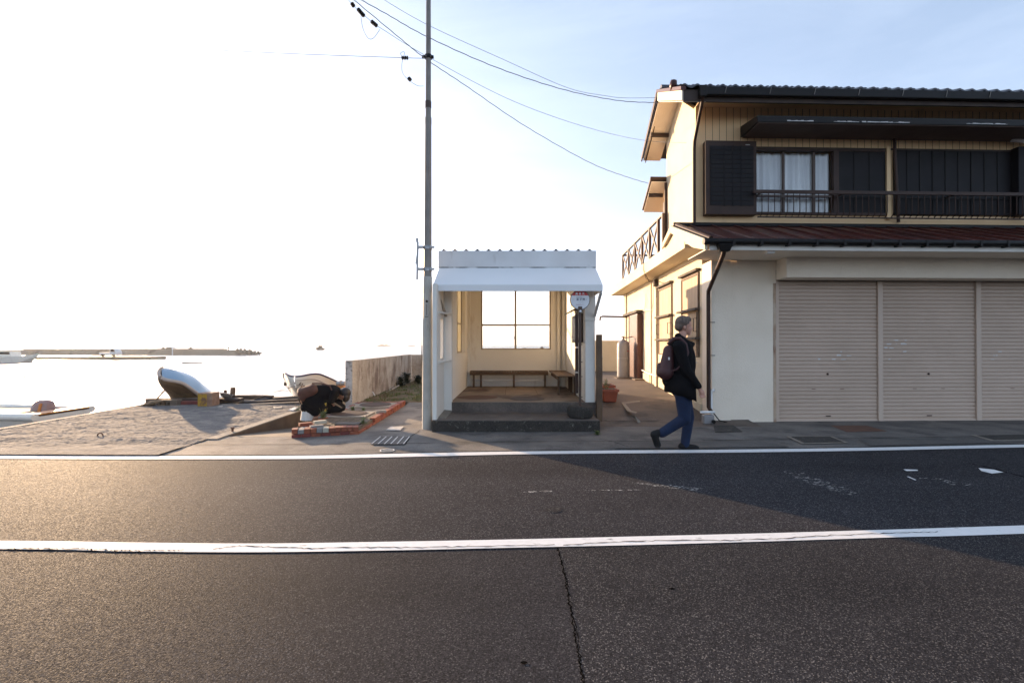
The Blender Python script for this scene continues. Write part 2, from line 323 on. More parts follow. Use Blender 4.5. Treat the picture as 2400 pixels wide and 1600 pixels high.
M['drygrass'] = mat('dry_grass', (.16, .12, .055), (.10, .085, .035), 12, rough=.8)
M['grass'] = mat('turf', (.075, .075, .025), (.12, .085, .04), 2.5, rough=.95, bump=1, bscale=50, stain=(.16, .10, .05), sscale=2, samt=(.45, .6))
M['brick'] = mat('red_brick', (.27, .07, .030), (.19, .05, .026), 7, rough=.75, bump=.4, bscale=60, stain=(.2, .045, .03), sscale=6, samt=(.6, .75))
M['brick_dark'] = mat('dark_brick', (.20, .04, .03), (.13, .03, .025), 7, rough=.8, bump=.4, bscale=60)
M['brick_grey'] = mat('grey_brick', (.24, .23, .22), (.18, .17, .165), 7, rough=.85, bump=.4, bscale=60)
M['brick_pale'] = mat('pale_brick', (.46, .42, .33), (.38, .34, .27), 7, rough=.85, bump=.4, bscale=60)
M['paver'] = mat('mossy_paver', (.15, .11, .075), (.10, .075, .05), 5, rough=.9, bump=.5, bscale=50, stain=(.06, .06, .03), sscale=4, samt=(.55, .68))
M['skin'] = mat('skin', (.52, .27, .19), (.47, .235, .165), 12, rough=.5)
M['skin_dark'] = mat('darker_skin', (.42, .20, .12), (.38, .17, .10), 12, rough=.5)  # darker, browner skin tone
M['hair_grey'] = mat('grey_hair', (.17, .115, .085), (.08, .054, .04), 45, rough=.6, bump=.8, bscale=120, stretch=(1, 1, .3))
M['hair_black'] = mat('black_hair', (.012, .009, .008), (.02, .014, .012), 30, rough=.45, bump=.6, bscale=90)
M['coat'] = mat('black_cloth', (.0055, .0055, .007), (.009, .0085, .0095), 6, rough=.9, spec=.12, bump=.5, bscale=14)
M['jeans'] = mat('blue_denim', (.005, .017, .055), (.0035, .011, .038), 5, rough=.85, bump=.5, bscale=18, fine=.2)
M['shoe'] = mat('black_shoe', (.010, .009, .009), (.015, .014, .014), 10, rough=.6, spec=.2)
M['pack'] = mat('maroon_nylon', (.065, .018, .018), (.045, .013, .014), 7, rough=.6, bump=.5, bscale=16)
M['pack2'] = mat('brown_nylon', (.105, .036, .021), (.075, .027, .016), 7, rough=.7, bump=.7, bscale=14)
M['skirt'] = mat('white_skirt', (.70, .66, .60), (.6, .56, .5), 3, rough=.9, stretch=(12, 12, 1))
M['hull_white'] = mat('white_gelcoat', (.86, .81, .71), (.80, .74, .64), 2, rough=.3, stain=(.5, .43, .33), sscale=2.5, samt=(.6, .8))
M['hull_shade'] = mat('shaded_gelcoat', (.23, .16, .09), (.16, .105, .06), 2.5, rough=.5, stain=(.08, .05, .03), sscale=2, samt=(.5, .68), streak=(1, 1, 2))  # shade of the backlit hull put into its brown base colour
M['bluecover'] = mat('pale_blue_gelcoat', (.27, .40, .52), (.24, .36, .48), 2, rough=.4)  # pale blue set deeper so the deck colour carries its shade
M['rim'] = mat('rubbing_strake', (.50, .42, .36), (.42, .35, .29), 4, rough=.6)
M['navy'] = flat('navy_trim', (.05, .045, .10), .5)
M['rope'] = mat('rope', (.30, .22, .14), (.18, .13, .085), 40, rough=.9, bump=1, bscale=80)
M['net'] = mat('green_rope', (.10, .14, .13), (.05, .07, .07), 20, rough=.9)
M['yellow'] = mat('worn_yellow_box', (.42, .25, .02), (.36, .20, .02), 5, rough=.8, stain=(.16, .075, .045), sscale=7, samt=(.47, .55), bump=.6, bscale=30)
M['rustbox'] = mat('rusty_box', (.22, .12, .075), (.30, .19, .13), 8, rough=.85, bump=.7, bscale=30)
M['cblock'] = mat('concrete_block', (.17, .13, .095), (.12, .09, .068), 8, rough=.95, bump=.5, bscale=50)
M['motor'] = mat('outboard_cowl', (.30, .20, .19), (.24, .16, .15), 3, rough=.5)
M['orange'] = flat('orange_paint', (.55, .20, .04), .6)
M['yellowphone'] = flat('yellow_cloth', (.65, .42, .04), .7)
M['breakwater'] = mat('breakwater_concrete', (.34, .29, .22), (.25, .21, .16), .12, rough=.95, stain=(.07, .06, .05), sscale=.3)
M['rock'] = mat('sea_rock', (.10, .09, .085), (.06, .055, .05), .5, rough=.95, bump=.8, bscale=2)
M['rock_tan'] = mat('tan_rock', (.30, .21, .16), (.22, .15, .11), .5, rough=.95, bump=.8, bscale=2)
M['haze_hill'] = mat('hill', (.16, .17, .15), (.12, .13, .11), .01, rough=1)
M['glass'] = bpy.data.materials.new('window_glass'); M['glass'].use_nodes = True
_g = M['glass'].node_tree; _g.nodes.remove(_g.nodes['Principled BSDF']); _go = _g.nodes['Material Output']
_t = _g.nodes.new('ShaderNodeBsdfTransparent'); _t.inputs[0].default_value = (.93, .94, .93, 1); _gl = _g.nodes.new('ShaderNodeBsdfGlossy'); _gl.inputs['Roughness'].default_value = .03
_lw = _g.nodes.new('ShaderNodeLayerWeight'); _pw = _g.nodes.new('ShaderNodeMath'); _pw.operation = 'POWER'; _pw.inputs[1].default_value = 4; _g.links.new(_lw.outputs['Facing'], _pw.inputs[0]); _fr = _g.nodes.new('ShaderNodeMath'); _fr.operation = 'MULTIPLY_ADD'; _fr.inputs[1].default_value = .6; _fr.inputs[2].default_value = .045; _g.links.new(_pw.outputs[0], _fr.inputs[0]); _mx = _g.nodes.new('ShaderNodeMixShader')
_g.links.new(_fr.outputs[0], _mx.inputs[0]); _g.links.new(_t.outputs[0], _mx.inputs[1]); _g.links.new(_gl.outputs[0], _mx.inputs[2]); _g.links.new(_mx.outputs[0], _go.inputs[0])
M['frosted'] = bpy.data.materials.new('frosted_glass'); M['frosted'].use_nodes = True; _q = M['frosted'].node_tree; _q.nodes.remove(_q.nodes['Principled BSDF'])
_a = _q.nodes.new('ShaderNodeBsdfTranslucent'); _a.inputs[0].default_value = (.62, .58, .46, 1); _b = _q.nodes.new('ShaderNodeBsdfDiffuse'); _b.inputs[0].default_value = (.5, .47, .38, 1); _c = _q.nodes.new('ShaderNodeMixShader'); _c.inputs[0].default_value = .4
_q.links.new(_a.outputs[0], _c.inputs[1]); _q.links.new(_b.outputs[0], _c.inputs[2]); _q.links.new(_c.outputs[0], _q.nodes['Material Output'].inputs[0])
M['red'] = flat('sign_red', (.50, .012, .015), .4); M['signwhite'] = flat('sign_white', (.72, .73, .75), .35); M['ink'] = flat('sign_ink', (.03, .03, .09), .5)
M['ink_red'] = flat('sign_red_ink', (.30, .03, .05), .5)
M['paper'] = flat('pale_paper', (.65, .63, .6), .7)
def water():
    m = bpy.data.materials.new('sea_water'); m.use_nodes = True; nt = m.node_tree; b = nt.nodes['Principled BSDF']; L = nt.links.new
    b.inputs['Base Color'].default_value = (.10, .15, .18, 1); b.inputs['Roughness'].default_value = .16; b.inputs['IOR'].default_value = 1.22
    tc = _n(nt, 'ShaderNodeTexCoord'); mp = _n(nt, 'ShaderNodeMapping'); mp.inputs['Scale'].default_value = (.5, 1.4, 1); L(tc.outputs['Object'], mp.inputs[0])
    n1 = _n(nt, 'ShaderNodeTexNoise'); n1.inputs['Scale'].default_value = 1.3; n1.inputs['Detail'].default_value = 8; L(mp.outputs[0], n1.inputs['Vector'])
    n2 = _n(nt, 'ShaderNodeTexNoise'); n2.inputs['Scale'].default_value = .12; n2.inputs['Detail'].default_value = 6; L(mp.outputs[0], n2.inputs['Vector'])
    a = _n(nt, 'ShaderNodeMath', operation='MULTIPLY_ADD'); L(n2.outputs['Fac'], a.inputs[0]); a.inputs[1].default_value = 3.0; L(n1.outputs['Fac'], a.inputs[2])
    bp = _n(nt, 'ShaderNodeBump'); bp.inputs['Strength'].default_value = .8; bp.inputs['Distance'].default_value = .7; L(a.outputs[0], bp.inputs['Height']); L(bp.outputs[0], b.inputs['Normal'])
    return m
M['water'] = water()

# ================================================================== THE GROUND
SEA = -1.2
struct(MB().poly([(-8900, -200, SEA), (8900, -200, SEA), (8900, 12900, SEA), (-8900, 12900, SEA)]).build('sea', M['water']))
# solid land under everything, with the quay faces dropping to the water
ld_ = MB()
ld_.prism([(-400, -300, -3), (400, -300, -3), (400, 6.95, -3), (-400, 6.95, -3)], (0, 0, 2.97))
ld_.prism([(-8.62, 6.9, -3), (-4.62, 6.9, -3), (-4.62, 12.9, -3), (-8.75, 12.6, -3)], (0, 0, 2.97))
ld_.prism([(-3.45, 6.9, -3), (60, 6.9, -3), (60, 20.2, -3), (-4.2, 20.2, -3), (-3.9, 11.5, -3), (-3.45, 11.4, -3)], (0, 0, 2.965))
struct(ld_.build('ground', M['slip']))

UP = [(-2500,1058),(-1200,1064),(-400,1067),(0,1068),(250,1069),(500,1069),(700,1068),(816,1066),(1000,1062),(1200,1058.4),(1440,1055.7),(1735,1053.6),(2050,1049),(2400,1042),(3200,1028),(5000,1004)]
LO = [(-2500,1065),(-1200,1071.5),(-400,1074.5),(0,1075.5),(250,1076.5),(500,1076.5),(700,1076),(816,1074),(1000,1070),(1200,1065.4),(1440,1062.9),(1735,1060.6),(2050,1056),(2400,1048.6),(3200,1034),(5000,1009)]
CU = [(-3500,1250),(-1200,1262),(0,1268),(300,1272),(600,1274.5),(900,1270.5),(1200,1265),(1500,1257.8),(1800,1250.3),(2100,1241.5),(2400,1232),(3600,1195),(6000,1140)]
CL = [(-3500,1266),(-1200,1280),(0,1287.5),(300,1293),(600,1295),(900,1291),(1200,1284.5),(1500,1278),(1800,1269.5),(2100,1260),(2400,1251.5),(3600,1209),(6000,1151)]
def ribbon(mb, A, B, z, sub=10):
    def smooth(P_):
        out = []
        for i in range(len(P_)-1):
            p0 = P_[max(i-1,0)]; p1 = P_[i]; p2 = P_[i+1]; p3 = P_[min(i+2,len(P_)-1)]
            for k in range(sub):
                t = k/sub; out.append(tuple(.5*((2*p1[a])+(-p0[a]+p2[a])*t+(2*p0[a]-5*p1[a]+4*p2[a]-p3[a])*t*t+(-p0[a]+3*p1[a]-3*p2[a]+p3[a])*t**3) for a in (0, 1)))
        out.append(P_[-1]); return out
    A = [G(*p, 0) for p in A]; B = [G(*p, 0) for p in B]
    A = smooth([(p.x, p.y) for p in A]); B = smooth([(p.x, p.y) for p in B])
    for i in range(len(A)-1): mb.poly([(*B[i], z), (*B[i+1], z), (*A[i+1], z), (*A[i], z)])
    return A, B
cl = MB(); ctrT, ctrB = ribbon(cl, CU, CL, .006)
el = MB(); edT, edB = ribbon(el, UP, LO, .006)
rd = MB()                                             # far lane, up to just past the edge line
N = len(ctrT)
edge = [(x, y+.16) for x, y in edT]
def yat(L_, x):
    for i in range(len(L_)-1):
        if L_[i][0] <= x <= L_[i+1][0]:
            t = (x-L_[i][0])/(L_[i+1][0]-L_[i][0]+1e-9); return L_[i][1]+(L_[i+1][1]-L_[i][1])*t
    return L_[0][1] if x < L_[0][0] else L_[-1][1]
xs = [-300, -60, -30, -20]+[-15+.5*i for i in range(61)]+[20, 30, 60, 300]
for a, b in zip(xs[:-1], xs[1:]):
    rd.poly([(a, yat(ctrT, a)-.06, 0), (b, yat(ctrT, b)-.06, 0), (b, yat(edge, b), 0), (a, yat(edge, a), 0)])
    rd.mi = 1
    rd.poly([(a, -60, 0), (b, -60, 0), (b, yat(ctrT, b)-.06, 0), (a, yat(ctrT, a)-.06, 0)]); rd.mi = 0
road = struct(rd.build('road', [M['asphalt'], M['asphalt_near']]))
pq = [G(*p) for p in ((1309,1284),(1327,1360),(1347,1470),(1370,1610))]
pt_ = MB(); pt_.poly([(q.x, q.y, .002) for q in pq]+[(pq[-1].x+.25, -6, .002), (20, -6, .002)]+[(x, yat(ctrB, x)+.01, .002) for x in (20, 16, 12, 9, 7, 5, 4, 3, 2, 1.2, .7, .45)])
pt_.build('resurfaced_lane', M['asphalt_patch'], road)
cl.build('centre_line', M['line'], road); el.build('edge_line', M['line'], road)
def crack(pts, wdt, z, jit=.01, n=40):
    mb = MB(); pts = [G(*p) for p in pts]; rnd = random.Random(3)
    q = []
    for i in range(len(pts)-1):
        for k in range(n//(len(pts)-1)): q.append(pts[i].lerp(pts[i+1], k/(n//(len(pts)-1))))
    q.append(pts[-1]); L = []; Rr = []
    for i, p in enumerate(q):
        d = (q[min(i+1, len(q)-1)]-q[max(i-1, 0)]).normalized(); nrm = Vector((-d.y, d.x, 0))
        o = (rnd.random()-.5)*2*jit; wv = wdt*(.35+rnd.random())
        L.append(p+nrm*(o+wv/2)); Rr.append(p+nrm*(o-wv/2))
    for i in range(len(q)-1): mb.poly([(L[i].x, L[i].y, z), (L[i+1].x, L[i+1].y, z), (Rr[i+1].x, Rr[i+1].y, z), (Rr[i].x, Rr[i].y, z)])
    return mb
crack([(1307,1282),(1325,1360),(1345,1470),(1368,1610)], .009, .003, .008, 90).build('crack', M['dark_joint'], road)
crack([(1309,1284),(1327,1360),(1347,1470),(1370,1610)], .004, .0045, .012).build('crack_edge', M['dark_joint'], road)
crack([(2270,1085),(2330,1098),(2400,1118),(2480,1142)], .02, .003, .012).build('crack', M['dark_joint'], road)
for pts in ([(20,1287.0),(180,1288),(300,1292),(430,1291)], [(500,1288),(560,1281),(640,1284),(720,1287),(850,1284),(950,1285),(1100,1282),(1300,1278.5)], [(1320,1278.5),(1440,1272),(1560,1268),(1700,1268),(1820,1264),(1950,1256),(2100,1250),(2200,1248)]):
    crack(pts, .010, .0085, .010, 80).build('crack', M['dark_joint'], road)
def splash(pts, wdt, n, seed):                       # flakes left of old paint
    mb = MB(); rnd = random.Random(seed)
    for k in range(n):
        t = rnd.random()*(len(pts)-1); i = int(t); p = G(*pts[i]).lerp(G(*pts[min(i+1, len(pts)-1)]), t-i)
        x = p.x+(rnd.random()-.5)*wdt; y = p.y+(rnd.random()-.5)*wdt; r_ = .003+rnd.random()*.013
        m_ = 6; mb.poly([(x+r_*(1.2+rnd.random())*math.cos(a_*6.28/m_), y+r_*(.4+rnd.random()*.6)*math.sin(a_*6.28/m_), .003+k*1e-6) for a_ in range(m_)])
    return mb
for pts, wd_, n_, s_ in (([(1232,1152),(1290,1151)], .05, 40, 1), ([(1360,1149),(1500,1148)], .02, 26, 2), ([(1490,1132),(1640,1147)], .10, 70, 3), ([(1860,1110),(1985,1152)], .22, 110, 4), ([(2160,1118),(2260,1136)], .16, 22, 5)):
    splash(pts, wd_, n_, s_).build('old_marking', M['oldpaint'], road)
MB().poly([tuple(G(*p, .0035)) for p in [(2117,1099),(2150,1100),(2152,1102.5),(2125,1103)]]).poly([tuple(G(*p, .0035)) for p in [(2125,1116),(2130,1116),(2148,1124),(2145,1124.5)]]).poly([tuple(G(*p, .0035)) for p in [(2293,1096),(2330,1100),(2352,1106),(2325,1109),(2300,1103)]]).build('old_marking', M['line'], road)
MB().poly([(G(1297,1195).x+.07*math.cos(a*.393), G(1297,1195).y+.07*math.sin(a*.393), .0035) for a in range(16)]).build('patch', M['asphalt_patch'], road)
for (px, py, r_) in ((1228, 1553, .010), (1575, 1380, .011)):
    MB().poly([(G(px,py).x+r_*1.6*math.cos(a*.524), G(px,py).y+r_*math.sin(a*.524), .0035) for a in range(12)]).build('stain', M['dark_joint'], road)

# ---- pavement strip beside the road
pv = MB()
xs = [-4.62+.25*i for i in range(76)]
for a, b in zip(xs[:-1], xs[1:]):
    pv.poly([(a, yat(edge, a)-.10, .004), (b, yat(edge, b)-.10, .004), (b, 7.62, .012), (a, 7.62, .012)])
pv.poly([(-3.45, 7.62, .012), (-1.3, 7.62, .012), (-1.3, 8.7, .012), (-3.45, 8.7, .012)])
pv.poly([(-1.3, 7.62, .012), (14.13, 7.62, .012), (14.13, 9.3, .016), (-1.3, 9.3, .016)])
pv.poly([(-2.55, 8.7, .012), (-1.3, 8.7, .012), (-1.3, 12.5, .02), (-2.55, 12.5, .02)])
pavement = struct(pv.build('pavement', M['pave']))
crack([(455,1044),(700,1043),(960,1041),(1200,1037),(1440,1036),(1690,1034),(2000,1029),(2400,1023)], .016, .0165, .004, 60).build('joint', M['dark_joint'], pavement)
crack([(985,1010),(962,1025),(950,1043)], .012, .0165, .006).build('joint', M['dark_joint'], pavement)
crack([(850,975),(985,973)], .008, .0195, .002).build('joint', M['dark_joint'], pavement)
crack([(1405,1030),(1440,1038),(1470,1048)], .010, .0165, .006).build('joint', M['dark_joint'], pavement)
MB().poly([tuple(G(*p, .0155)) for p in [(1440,1034),(1700,1033),(1810,1030),(1850,1046),(1640,1049),(1440,1050)]]).build('exposed_aggregate', M['pave_dark'], pavement)
MB().poly([tuple(G(*p, .0155)) for p in [(2010,1029),(2400,1022),(2400,1036),(2040,1044)]]).build('exposed_aggregate', M['pave_dark'], pavement)
MB().poly([tuple(G(*p, .0175)) for p in [(1945,996.5),(2030,996.5),(2080,1010),(1985,1012)]]).build('rusty_patch', M['rust'], pavement)
for px, py in ((1749,1003),(1850,1008)):
    c = G(px, py, .018); MB().poly([(c.x+.09*math.cos(a*.393), c.y+.06*math.sin(a*.393), .0175) for a in range(16)]).build('stain', M['pave_dark'], pavement)

# ---- the quay yard (rough broken concrete)
def yz(x, y):
    n_ = mnoise.noise(Vector((x*1.3, y*2.2, 3)))*.020+mnoise.noise(Vector((x*3.5, y*6, 1)))*.008+mnoise.noise(Vector((x*13, y*17, 2)))*.008+mnoise.noise(Vector((x*30, y*36, 7)))*.007
    return .020+n_*min(1, .25+max(0, (y-6.6)/.8))+.03*min(1, max(0, (y-9)/3))
def ymap(s, t):
    x = -8.6+(-.12*t)+s*(3.98+.12*t); y0 = yat(edT, x)+.012; y = y0+t*(12.73-y0); return (x, y, yz(x, y))
yd = MB().grid(ymap, 170, 260)
struct(yd.build('quay_yard', M['yard']))
MB().hexa([(-8.74,6.9,-.3),(-8.6,6.9,-.3),(-8.72,12.7,-.3),(-8.86,12.7,-.3),(-8.74,6.9,.03),(-8.6,6.9,.03),(-8.72,12.7,.03),(-8.86,12.7,.03)]).build('quay_edge', M['curbtop'])
struct(bpy.data.objects['quay_edge'])
# ---- slipway running down to the sea between yard and sea wall
def sl(y): return .0 if y < 7.7 else -.11*(y-7.7)
sw = MB()
ys = [7.45, 7.7, 9, 10.5, 12, 14, 17, 20.5]
for a, b in zip(ys[:-1], ys[1:]):
    sw.poly([(-4.7, a, sl(a)+.006), (-2.6 if a < 11.4 else -3.4, a, sl(a)+.006), (-2.6 if b < 11.4 else -3.4, b, sl(b)+.006), (-4.7, b, sl(b)+.006)])
struct(sw.build('slipway', M['slip']))
kb = MB()
kb.hexa([(-4.64,7.42,-1),(-4.5,7.42,-1),(-4.5,12.9,-2),(-4.64,12.9,-2),(-4.64,7.42,.004),(-4.5,7.42,.004),(-4.5,12.9,.06),(-4.64,12.9,.06)])
kc = kb.build('curb', M['curb']); tag(kc, 'low brown concrete curb between the rough yard and the slipway', 'curb')
kt = MB().hexa([(-4.66,7.40,.005),(-4.485,7.40,.005),(-4.485,12.9,.061),(-4.66,12.9,.061),(-4.66,7.40,.026),(-4.485,7.40,.026),(-4.485,12.9,.085),(-4.66,12.9,.085)])
kt.build('coping', M['curbtop'], kc)
# ---- alley beside the house
AY = [(8.55,.014),(9.0,.05),(9.6,.15),(10.4,.23),(12,.30),(14,.40),(16.5,.42),(20,.40)]
def az(y):
    for (a, za), (b, zb) in zip(AY[:-1], AY[1:]):
        if a <= y <= b: return za+(zb-za)*(y-a)/(b-a)
    return AY[-1][1] if y > 20 else AY[0][1]
al = MB()
for (a, za), (b, zb) in zip(AY[:-1], AY[1:]):
    al.poly([(1.4, a, za), (4.4, a, za), (4.4, b, zb), (1.4, b, zb)])
alley = struct(al.build('alley', M['alley']))
def on_alley(pts, dz=.004):
    out = []
    for p in pts:
        q = G(*p, .2)
        for _ in range(12): q = G(*p, az(q.y)+dz)
        out.append(tuple(q))
    return out
for pts in ([(1456,942),(1500,938),(1500,941),(1466,946),(1480,962),(1494,965),(1490,968),(1470,963),(1460,950)], [(1474,973),(1488,974),(1502,988),(1495,990),(1487,980)], [(1488,985),(1502,989),(1497,991)]):
    MB().poly(on_alley(pts)).build('worn_patch', M['curbtop'], alley)
MB().poly(on_alley([(1410,948),(1500,936),(1540,985),(1400,985)], .003)).build('damp_patch', M['concrete_step'], alley)
# ---- grass between path and sea wall
def gz(x, y): return .024+.05*max(0, mnoise.noise(Vector((x*2, y*2, 0))))+.02*mnoise.noise(Vector((x*9, y*9, 0)))
gp = MB().grid(lambda s, t: ((lambda x, y: (x, y, gz(x, y)))(-3.9+s*2.62, 12.1+t*7.3)), 30, 60)
struct(gp.build('verge', M['grass']))
def blades(mb, x, y, z, n, h, spread, rnd, wd=.006):
    for k in range(n):
        a = rnd.random()*6.28; l = h*(.5+rnd.random()); bx = x+(rnd.random()-.5)*spread; by = y+(rnd.random()-.5)*spread
        dx, dy = math.cos(a)*l*.45, math.sin(a)*l*.45; px_, py_ = -math.sin(a)*wd, math.cos(a)*wd
        mb.poly([(bx-px_, by-py_, z), (bx+px_, by+py_, z), (bx+dx*.5+px_*.7, by+dy*.5+py_*.7, z+l*.7), (bx+dx, by+dy, z+l)])
rnd = random.Random(11)
gb = MB()
for k in range(900):
    x = -3.8+rnd.random()*2.45; y = 12.2+rnd.random()**1.3*7
    if mnoise.noise(Vector((x*1.5, y*1.2, 4))) > -.12: gb.mi = 0 if rnd.random() < .6 else 1; blades(gb, x, y, gz(x, y)-.01, 6, .06, .12, rnd)
tag(gb.build('grass', [M['leaf'], M['drygrass']]), 'short patchy grass behind the pole', 'grass', kind='stuff')

# ================================================================== SEA WALLS
def wall_thing(name, label, cat, loc): return thing(name, label, cat, loc)
swt = thing('sea_wall', 'stained concrete sea wall running back from the slipway towards the sea', 'wall', (-3.95, 15.5, 0))
m_ = MB(); m_.hexa([(-3.95,11.55,-1.5),(-3.79,11.55,-1.5),(-4.02,19.4,-1.5),(-4.2,19.6,-1.5),(-3.95,11.55,1.06),(-3.79,11.55,1.06),(-4.02,19.4,1.06),(-4.2,19.6,1.06)])
m_.build('wall_face', M['seawall'], swt, .008)
m_ = MB().box(-4.02,2.2,19.41,19.6,-1.5,1.06); m_.build('return_wall', M['seawall'], swt, .008)
m_ = MB().box(-3.951,-3.789,11.543,11.549,-.6,1.055); m_.build('end_face', M['seawall_end'], swt)
m_ = MB().hexa([(-3.955,11.54,1.062),(-3.785,11.54,1.062),(-4.015,19.4,1.062),(-4.205,19.6,1.062),(-3.955,11.54,1.075),(-3.785,11.54,1.075),(-4.015,19.4,1.075),(-4.205,19.6,1.075)]); m_.build('coping', M['seawall_end'], swt)
aw = MB().box(2.21,5.4,19.5,19.72,-1,1.62).build('alley_wall', M['stucco'], None, .01); tag(aw, 'plain cream rendered wall closing the end of the alley', 'wall')

# ================================================================== BUS SHELTER
sh = thing('bus_shelter', 'small white bus shelter with awning, benches and a window onto the sea', 'shelter', (.1, 9, 0))
FZ = .384; BY = 12.53
m_ = MB(); m_.box(-1.32,1.45,8.06,9.04,.0,.205)
m_.build('lower_step', M['concrete_step'], sh, .015)
MB().box(-1.322,1.452,8.045,8.059,.0,.195).build('step_riser', M['mossy'], sh)
MB().box(-1.30,1.56,9.042,12.72,.0,FZ).build('upper_step', M['concrete_step'], sh, .01)
MB().box(-1.14,1.36,9.06,12.53,FZ,FZ+.004).build('floor', M['floor'], sh)
for a, b, c, d in ((-1.1,1.3,10.25,10.262),(-.15,-.14,10.27,12.5),(.55,.56,10.27,12.5)): MB().box(a,b,c,d,FZ+.004,FZ+.0055).build('floor_joint', M['rust'], sh)
ax = P(1235.5, 934.5, 9.3); c = G(1235.5, 934.7, FZ)
MB().lathe([(.34,0),(.34,.006),(.30,.008),(.29,.006),(.0001,.006)], (c.x, c.y, FZ+.004), 32).build('floor_hatch', M['iron'], sh)
MB().poly([(-1.0+.42*math.cos(a*.393)*1.0+.3, 9.85+.38*math.sin(a*.393), FZ+.0062) for a in range(16)]).build('floor_stain', M['rust'], sh)
# walls (one skin each, with the openings left in)
TZ = 3.02
wl = MB()
# back wall
us = [-1.3, -.80, 1.00, 1.55]; zs = [FZ, 1.33, 2.90, TZ]
wl.panel(us, zs, lambda i, j: not (i == 1 and j == 1), BY, BY+.16)
wl.build('back_wall', M['shelter_in'], sh)
# side walls, window in each
ws = MB(); ws.panel([9.06, 10.1, 11.92, BY-.001], [FZ, 1.27, 2.85, TZ], lambda i, j: not (i == 1 and j == 1), -1.30, -1.14, axis='v'); ws.build('side_wall', M['shelter_in'], sh)
ws = MB(); ws.panel([9.06, BY-.001], [FZ, TZ], lambda i, j: True, 1.37, 1.53, axis='v'); ws.build('side_wall', M['shelter_in'], sh)
# front posts
MB().box(-1.31,-1.12,9.03,9.20,FZ-.18,TZ).build('front_post', M['shelter'], sh, .006)
MB().box(1.362,1.54,9.03,9.20,FZ-.0,TZ).build('front_post', M['shelter'], sh, .006)
MB().box(1.352,1.55,9.015,9.19,1.90,TZ-.01).build('post_reflection_box', M['shelter'], sh, .006)  # added box standing for light reflected on the upper post
# wing wall standing forward at the left, with its slot
ww = MB(); ww.panel([8.10, 8.52, 8.86, 9.03], [.205, 1.22, 1.92, TZ-.55], lambda i, j: not (i == 1 and j == 1), -1.325, -1.255, axis='v'); ww.build('wing_wall', M['shelter'], sh)
for z in (2.0, 1.15): MB().tube([(-1.25,8.3,z),(-1.12,8.95,z+.02)], .022, 10).build('wing_rail', M['shelter'], sh)
MB().hexa([(-1.25,8.25,.206),(-1.12,8.25,.206),(-1.12,9.03,.206),(-1.25,9.03,.206),(-1.25,8.25,.225),(-1.13,8.25,.215),(-1.12,9.03,.235),(-1.25,9.03,.25)]).build('plinth', M['curbtop'], sh)
# corner pilasters and lintel
for x0, x1 in ((-1.138,-1.07),(1.16,1.22)): MB().box(x0,x1,BY-.10,BY-.002,FZ+.004,TZ-.05).build('pilaster', M['shelter_in'], sh, .004)
MB().box(1.28,1.368,BY-.16,BY-.002,FZ+.004,TZ-.05).build('pilaster', M['shelter_in'], sh, .004)
MB().box(-1.30,1.53,9.05,12.69,TZ+.002,TZ+.05).build('ceiling', M['shelter'], sh)
# window: frame, glass
wn = MB(); X0, X1, Z0, Z1 = -.80, 1.00, 1.33, 2.90; yy = BY+.03
for bx in ((X0,X0+.035,Z0,Z1),(X1-.035,X1,Z0,Z1)): wn.box(bx[0],bx[1],yy,yy+.07,bx[2],bx[3])
wn.box(X0+.035,X1-.035,yy+.002,yy+.068,Z0,Z0+.03); wn.box(X0+.035,X1-.035,yy+.002,yy+.068,Z1-.03,Z1)
wn.box(.066,.114,yy+.004,yy+.06,Z0+.03,Z1-.03); wn.box(X0+.035,.070,yy+.006,yy+.055,1.94,1.985); wn.box(.11,X1-.035,yy+.006,yy+.055,1.945,1.98)
wo = wn.build('window', M['tanframe'], sh)
MB().box(X0+.036,.069,yy+.03,yy+.034,Z0+.031,1.944).box(.111,X1-.036,yy+.03,yy+.034,Z0+.031,1.944).box(X0+.036,.069,yy+.03,yy+.034,1.981,Z1-.031).box(.111,X1-.036,yy+.03,yy+.034,1.981,Z1-.031).build('pane', M['glass'], wo)
MB().box(.055,.072,yy-.02,yy+.0,1.60,1.66).build('latch', M['brownmetal'], wo)
sb = MB()
for y0, y1 in ((10.1,10.13),(11.0,11.04),(11.89,11.92)): sb.box(-1.27,-1.235,y0,y1,1.27,2.85)
sb.box(-1.268,-1.237,10.13,11.89,1.27,1.30); sb.box(-1.268,-1.237,10.13,11.89,2.82,2.85); sb.box(-1.266,-1.239,10.131,10.999,1.94,1.97); sb.box(-1.266,-1.239,11.041,11.889,1.94,1.97)
so_ = sb.build('window', M['tanframe'], sh)
MB().box(-1.254,-1.25,10.131,10.999,1.301,1.939).box(-1.254,-1.25,11.041,11.889,1.301,1.939).box(-1.254,-1.25,10.131,10.999,1.971,2.819).box(-1.254,-1.25,11.041,11.889,1.971,2.819).build('pane', M['frosted'], so_)
